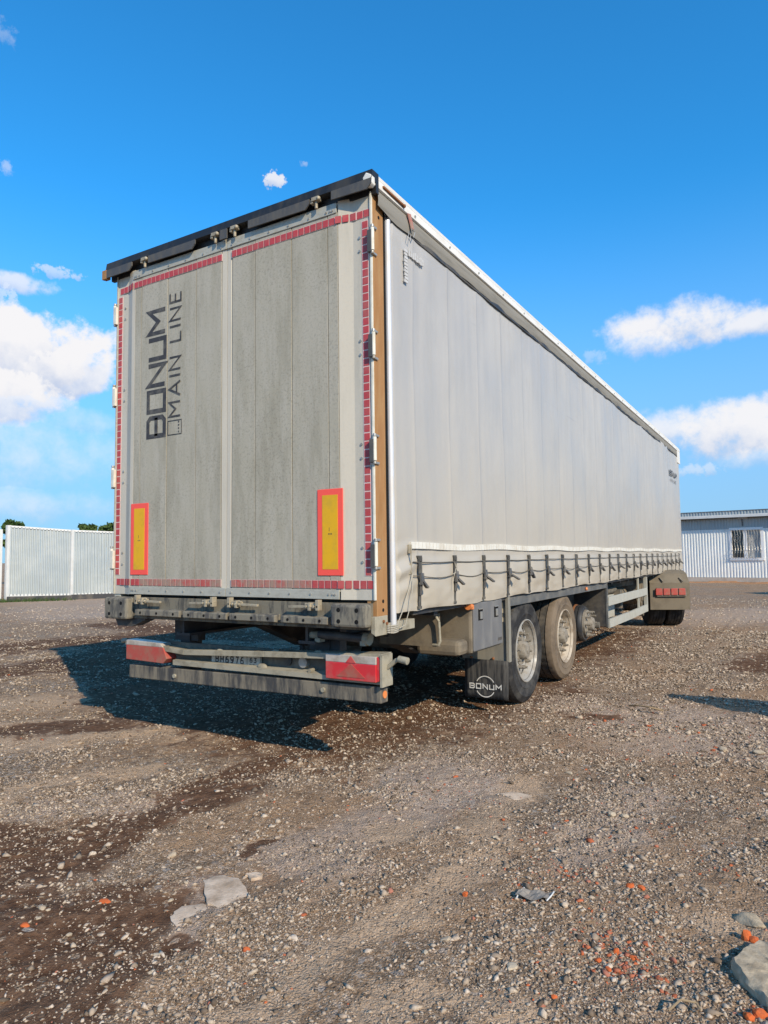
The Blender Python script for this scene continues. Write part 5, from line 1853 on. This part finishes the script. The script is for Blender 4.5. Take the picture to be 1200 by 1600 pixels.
# window
wf = MB()
for a in ((WU0 - .07, WU1 + .07, -.02, .05, WZ1 - .02, WZ1 + .10), (WU0 - .07, WU1 + .07, -.02, .07, WZ0 - .10, WZ0 + .03), (WU0 - .09, WU0 + .05, -.02, .05, WZ0, WZ1), (WU1 - .05, WU1 + .09, -.02, .05, WZ0, WZ1),
          (2.86, 3.02, -.03, .03, WZ0, WZ1)):
    addb(wf, *a)
WN = wf.build('window_frame', 'frame_white', BD_)
bbox_(WU0 + .05, 2.86, -.10, -.095, WZ0 + .03, WZ1 - .02).build('pane', 'glass', BD_)
bbox_(3.02, WU1 - .05, -.10, -.095, WZ0 + .03, WZ1 - .02).build('pane', 'glass', BD_)
bbox_(WU0 + .02, WU1 - .02, -.30, -.28, WZ0 + .42, WZ1 - .02).build('window_blind', 'curtain_win', BD_)
bbox_(3.02, WU1 - .02, -.08, -.075, WZ0 + .03, WZ1 - .02).build('window_blind', 'curtain_win', BD_)
gr = MB()
for u_ in np.linspace(WU0 + .06, WU1 - .06, 11):
    gr.tube([bp(u_ + .02 * math.sin(z * 9), .09 + (.09 * math.exp(-((z - WZ0 - .25) / .2) ** 2)), z) for z in np.linspace(WZ0, WZ1, 12)], .007, 5)
for z in (WZ0 + .05, WZ0 + .38, WZ1 - .06):
    o_ = .09 if z > WZ0 + .4 else .16
    gr.tube([bp(WU0 - .03, o_, z), bp(WU1 + .03, o_, z)], .008, 5)
for uc in (2.58, 3.34):
    for r__ in (.07, .14):
        gr.tube([bp(uc + r__ * math.sin(t_), .10, 2.12 + 1.4 * r__ * math.cos(t_)) for t_ in np.linspace(0, 2 * PI, 13)], .007, 5)
gr.build('window_grille', 'steel', BD_)
MB().tube([bp(2.84, .10, 3.13), bp(2.84, .08, 3.05), bp(2.86, .07, 2.74)], .02, 6).build('pipe', 'dark', BD_)
bbox_(2.7, 3.1, .12, .26, 3.10, 3.14).build('wall_lamp', 'post_white', BD_)
# orange clay bank at the foot of the building
v, f = [], []
nu_, nv_ = 160, 8
uu_, vv_ = np.meshgrid(np.linspace(-4, 12, nu_), np.linspace(0, 1, nv_))
hh = np.sin(PI * np.clip(vv_, 0, 1)) * (.04 + .26 * np.clip(fbm(uu_ * 1.6, vv_ * 2, 4, 91) - .36, 0, 1)) * 1.1
for i in range(nv_):
    for j in range(nu_):
        v.append(bp(float(uu_[i, j]), .15 + 1.5 * float(vv_[i, j]) + .3 * math.sin(uu_[i, j] * 2.1), float(hh[i, j]) - .03))
for i in range(nv_ - 1):
    for j in range(nu_ - 1):
        a = i * nu_ + j
        f.append((a, a + nu_, a + nu_ + 1, a + 1))
o = MB().add(v, f).build('clay_bank', 'clay', smooth_=True)
o['kind'] = 'structure'

# things standing to the right of the photograph, known by the shadows they throw into it
fence([(4.86, 1.68), (12.7, 2.72)], [.05, .05], [2.5, 2.5], 'corrugated_fence', 'section of corrugated fence to the right of the yard throwing the long pointed shadow')
SH = thing('storage_shed', 'small corrugated storage shed to the right of the far yard', 'shed', (8.2, 21.4, 0))
q = [(5.0, 21.4), (7.6, 18.4), (11.4, 21.7), (8.8, 24.7)]
for k in range(4):
    corr_panel(q[k], q[(k + 1) % 4], .03, 2.9, .03, 2.9, .2, .03).build('wall_sheet', 'corr', SH)
MB().prism(q, 'z', 2.9, 3.0).build('roof', 'skirt', SH)


# ================================================================== TREES beyond the fence
def tree(x, y, h, w, seed, label, nleaf=1500):
    rng = np.random.default_rng(seed)
    t_ = thing('tree', label, 'tree', (x, y, 0), group='trees beyond the fence')
    tr = MB()
    top = h * .62
    tr.cyl((x, y, 0), (x + rng.normal(0, .1), y, top), .16, .07, 8)
    cents = []
    for k in range(9):
        a = rng.uniform(0, 2 * PI)
        q_ = (x + math.cos(a) * w * rng.uniform(.1, .42), y + math.sin(a) * w * rng.uniform(.1, .42), h * rng.uniform(.62, .93))
        tr.cyl((x, y, top * rng.uniform(.6, 1)), q_, .05, .02, 6)
        cents.append(q_)
    tr.build('trunk', 'bark', t_, smooth_=True)
    v, f = [], []
    for k in range(nleaf):
        c = cents[rng.integers(0, len(cents))]
        d = rng.normal(0, 1, 3)
        d /= np.linalg.norm(d)
        r_ = rng.uniform(.25, 1) ** .6 * w * .27
        p_ = np.array(c) + d * r_ * np.array([1, 1, .85])
        u_ = rng.normal(0, 1, 3)
        u_ /= np.linalg.norm(u_)
        w_ = np.cross(u_, rng.normal(0, 1, 3))
        w_ /= np.linalg.norm(w_)
        s_ = rng.uniform(.10, .22)
        o_ = len(v)
        v += [tuple(p_ - u_ * s_), tuple(p_ + w_ * s_ * .55), tuple(p_ + u_ * s_), tuple(p_ - w_ * s_ * .55)]
        f.append((o_, o_ + 1, o_ + 2, o_ + 3))
    MB().add(v, f).build('crown', 'leaf', t_)
    return t_


def tpos(az, dist):
    a = math.radians(az)
    return CAM[0] + dist * math.sin(a), CAM[1] + dist * math.cos(a)


#TREES#
for az, dist, h, w, seed, label in [
        (-54.75, 55, 4.2, 1.3, 1, 'narrow tree top peeping over the fence left of the rounder pair'),
        (-54.0, 55, 3.85, 1.0, 2, 'lowest tree tip over the fence, between the narrow and the round one'),
        (-53.0, 55, 4.35, 1.9, 3, 'round green tree top over the fence, second from the trailer'),
        (-51.6, 55, 4.3, 1.8, 4, 'green tree top over the fence right beside the trailer doors'),
        (-59.9, 48, 4.05, 1.2, 5, 'dark thin tree rising behind the left end of the fence'),
        (-61.2, 48, 3.9, 1.1, 6, 'darker sparse tree at the left edge of the photo behind the white fence')]:
    x, y = tpos(az, dist)
    tree(x, y, h, w, seed, label)
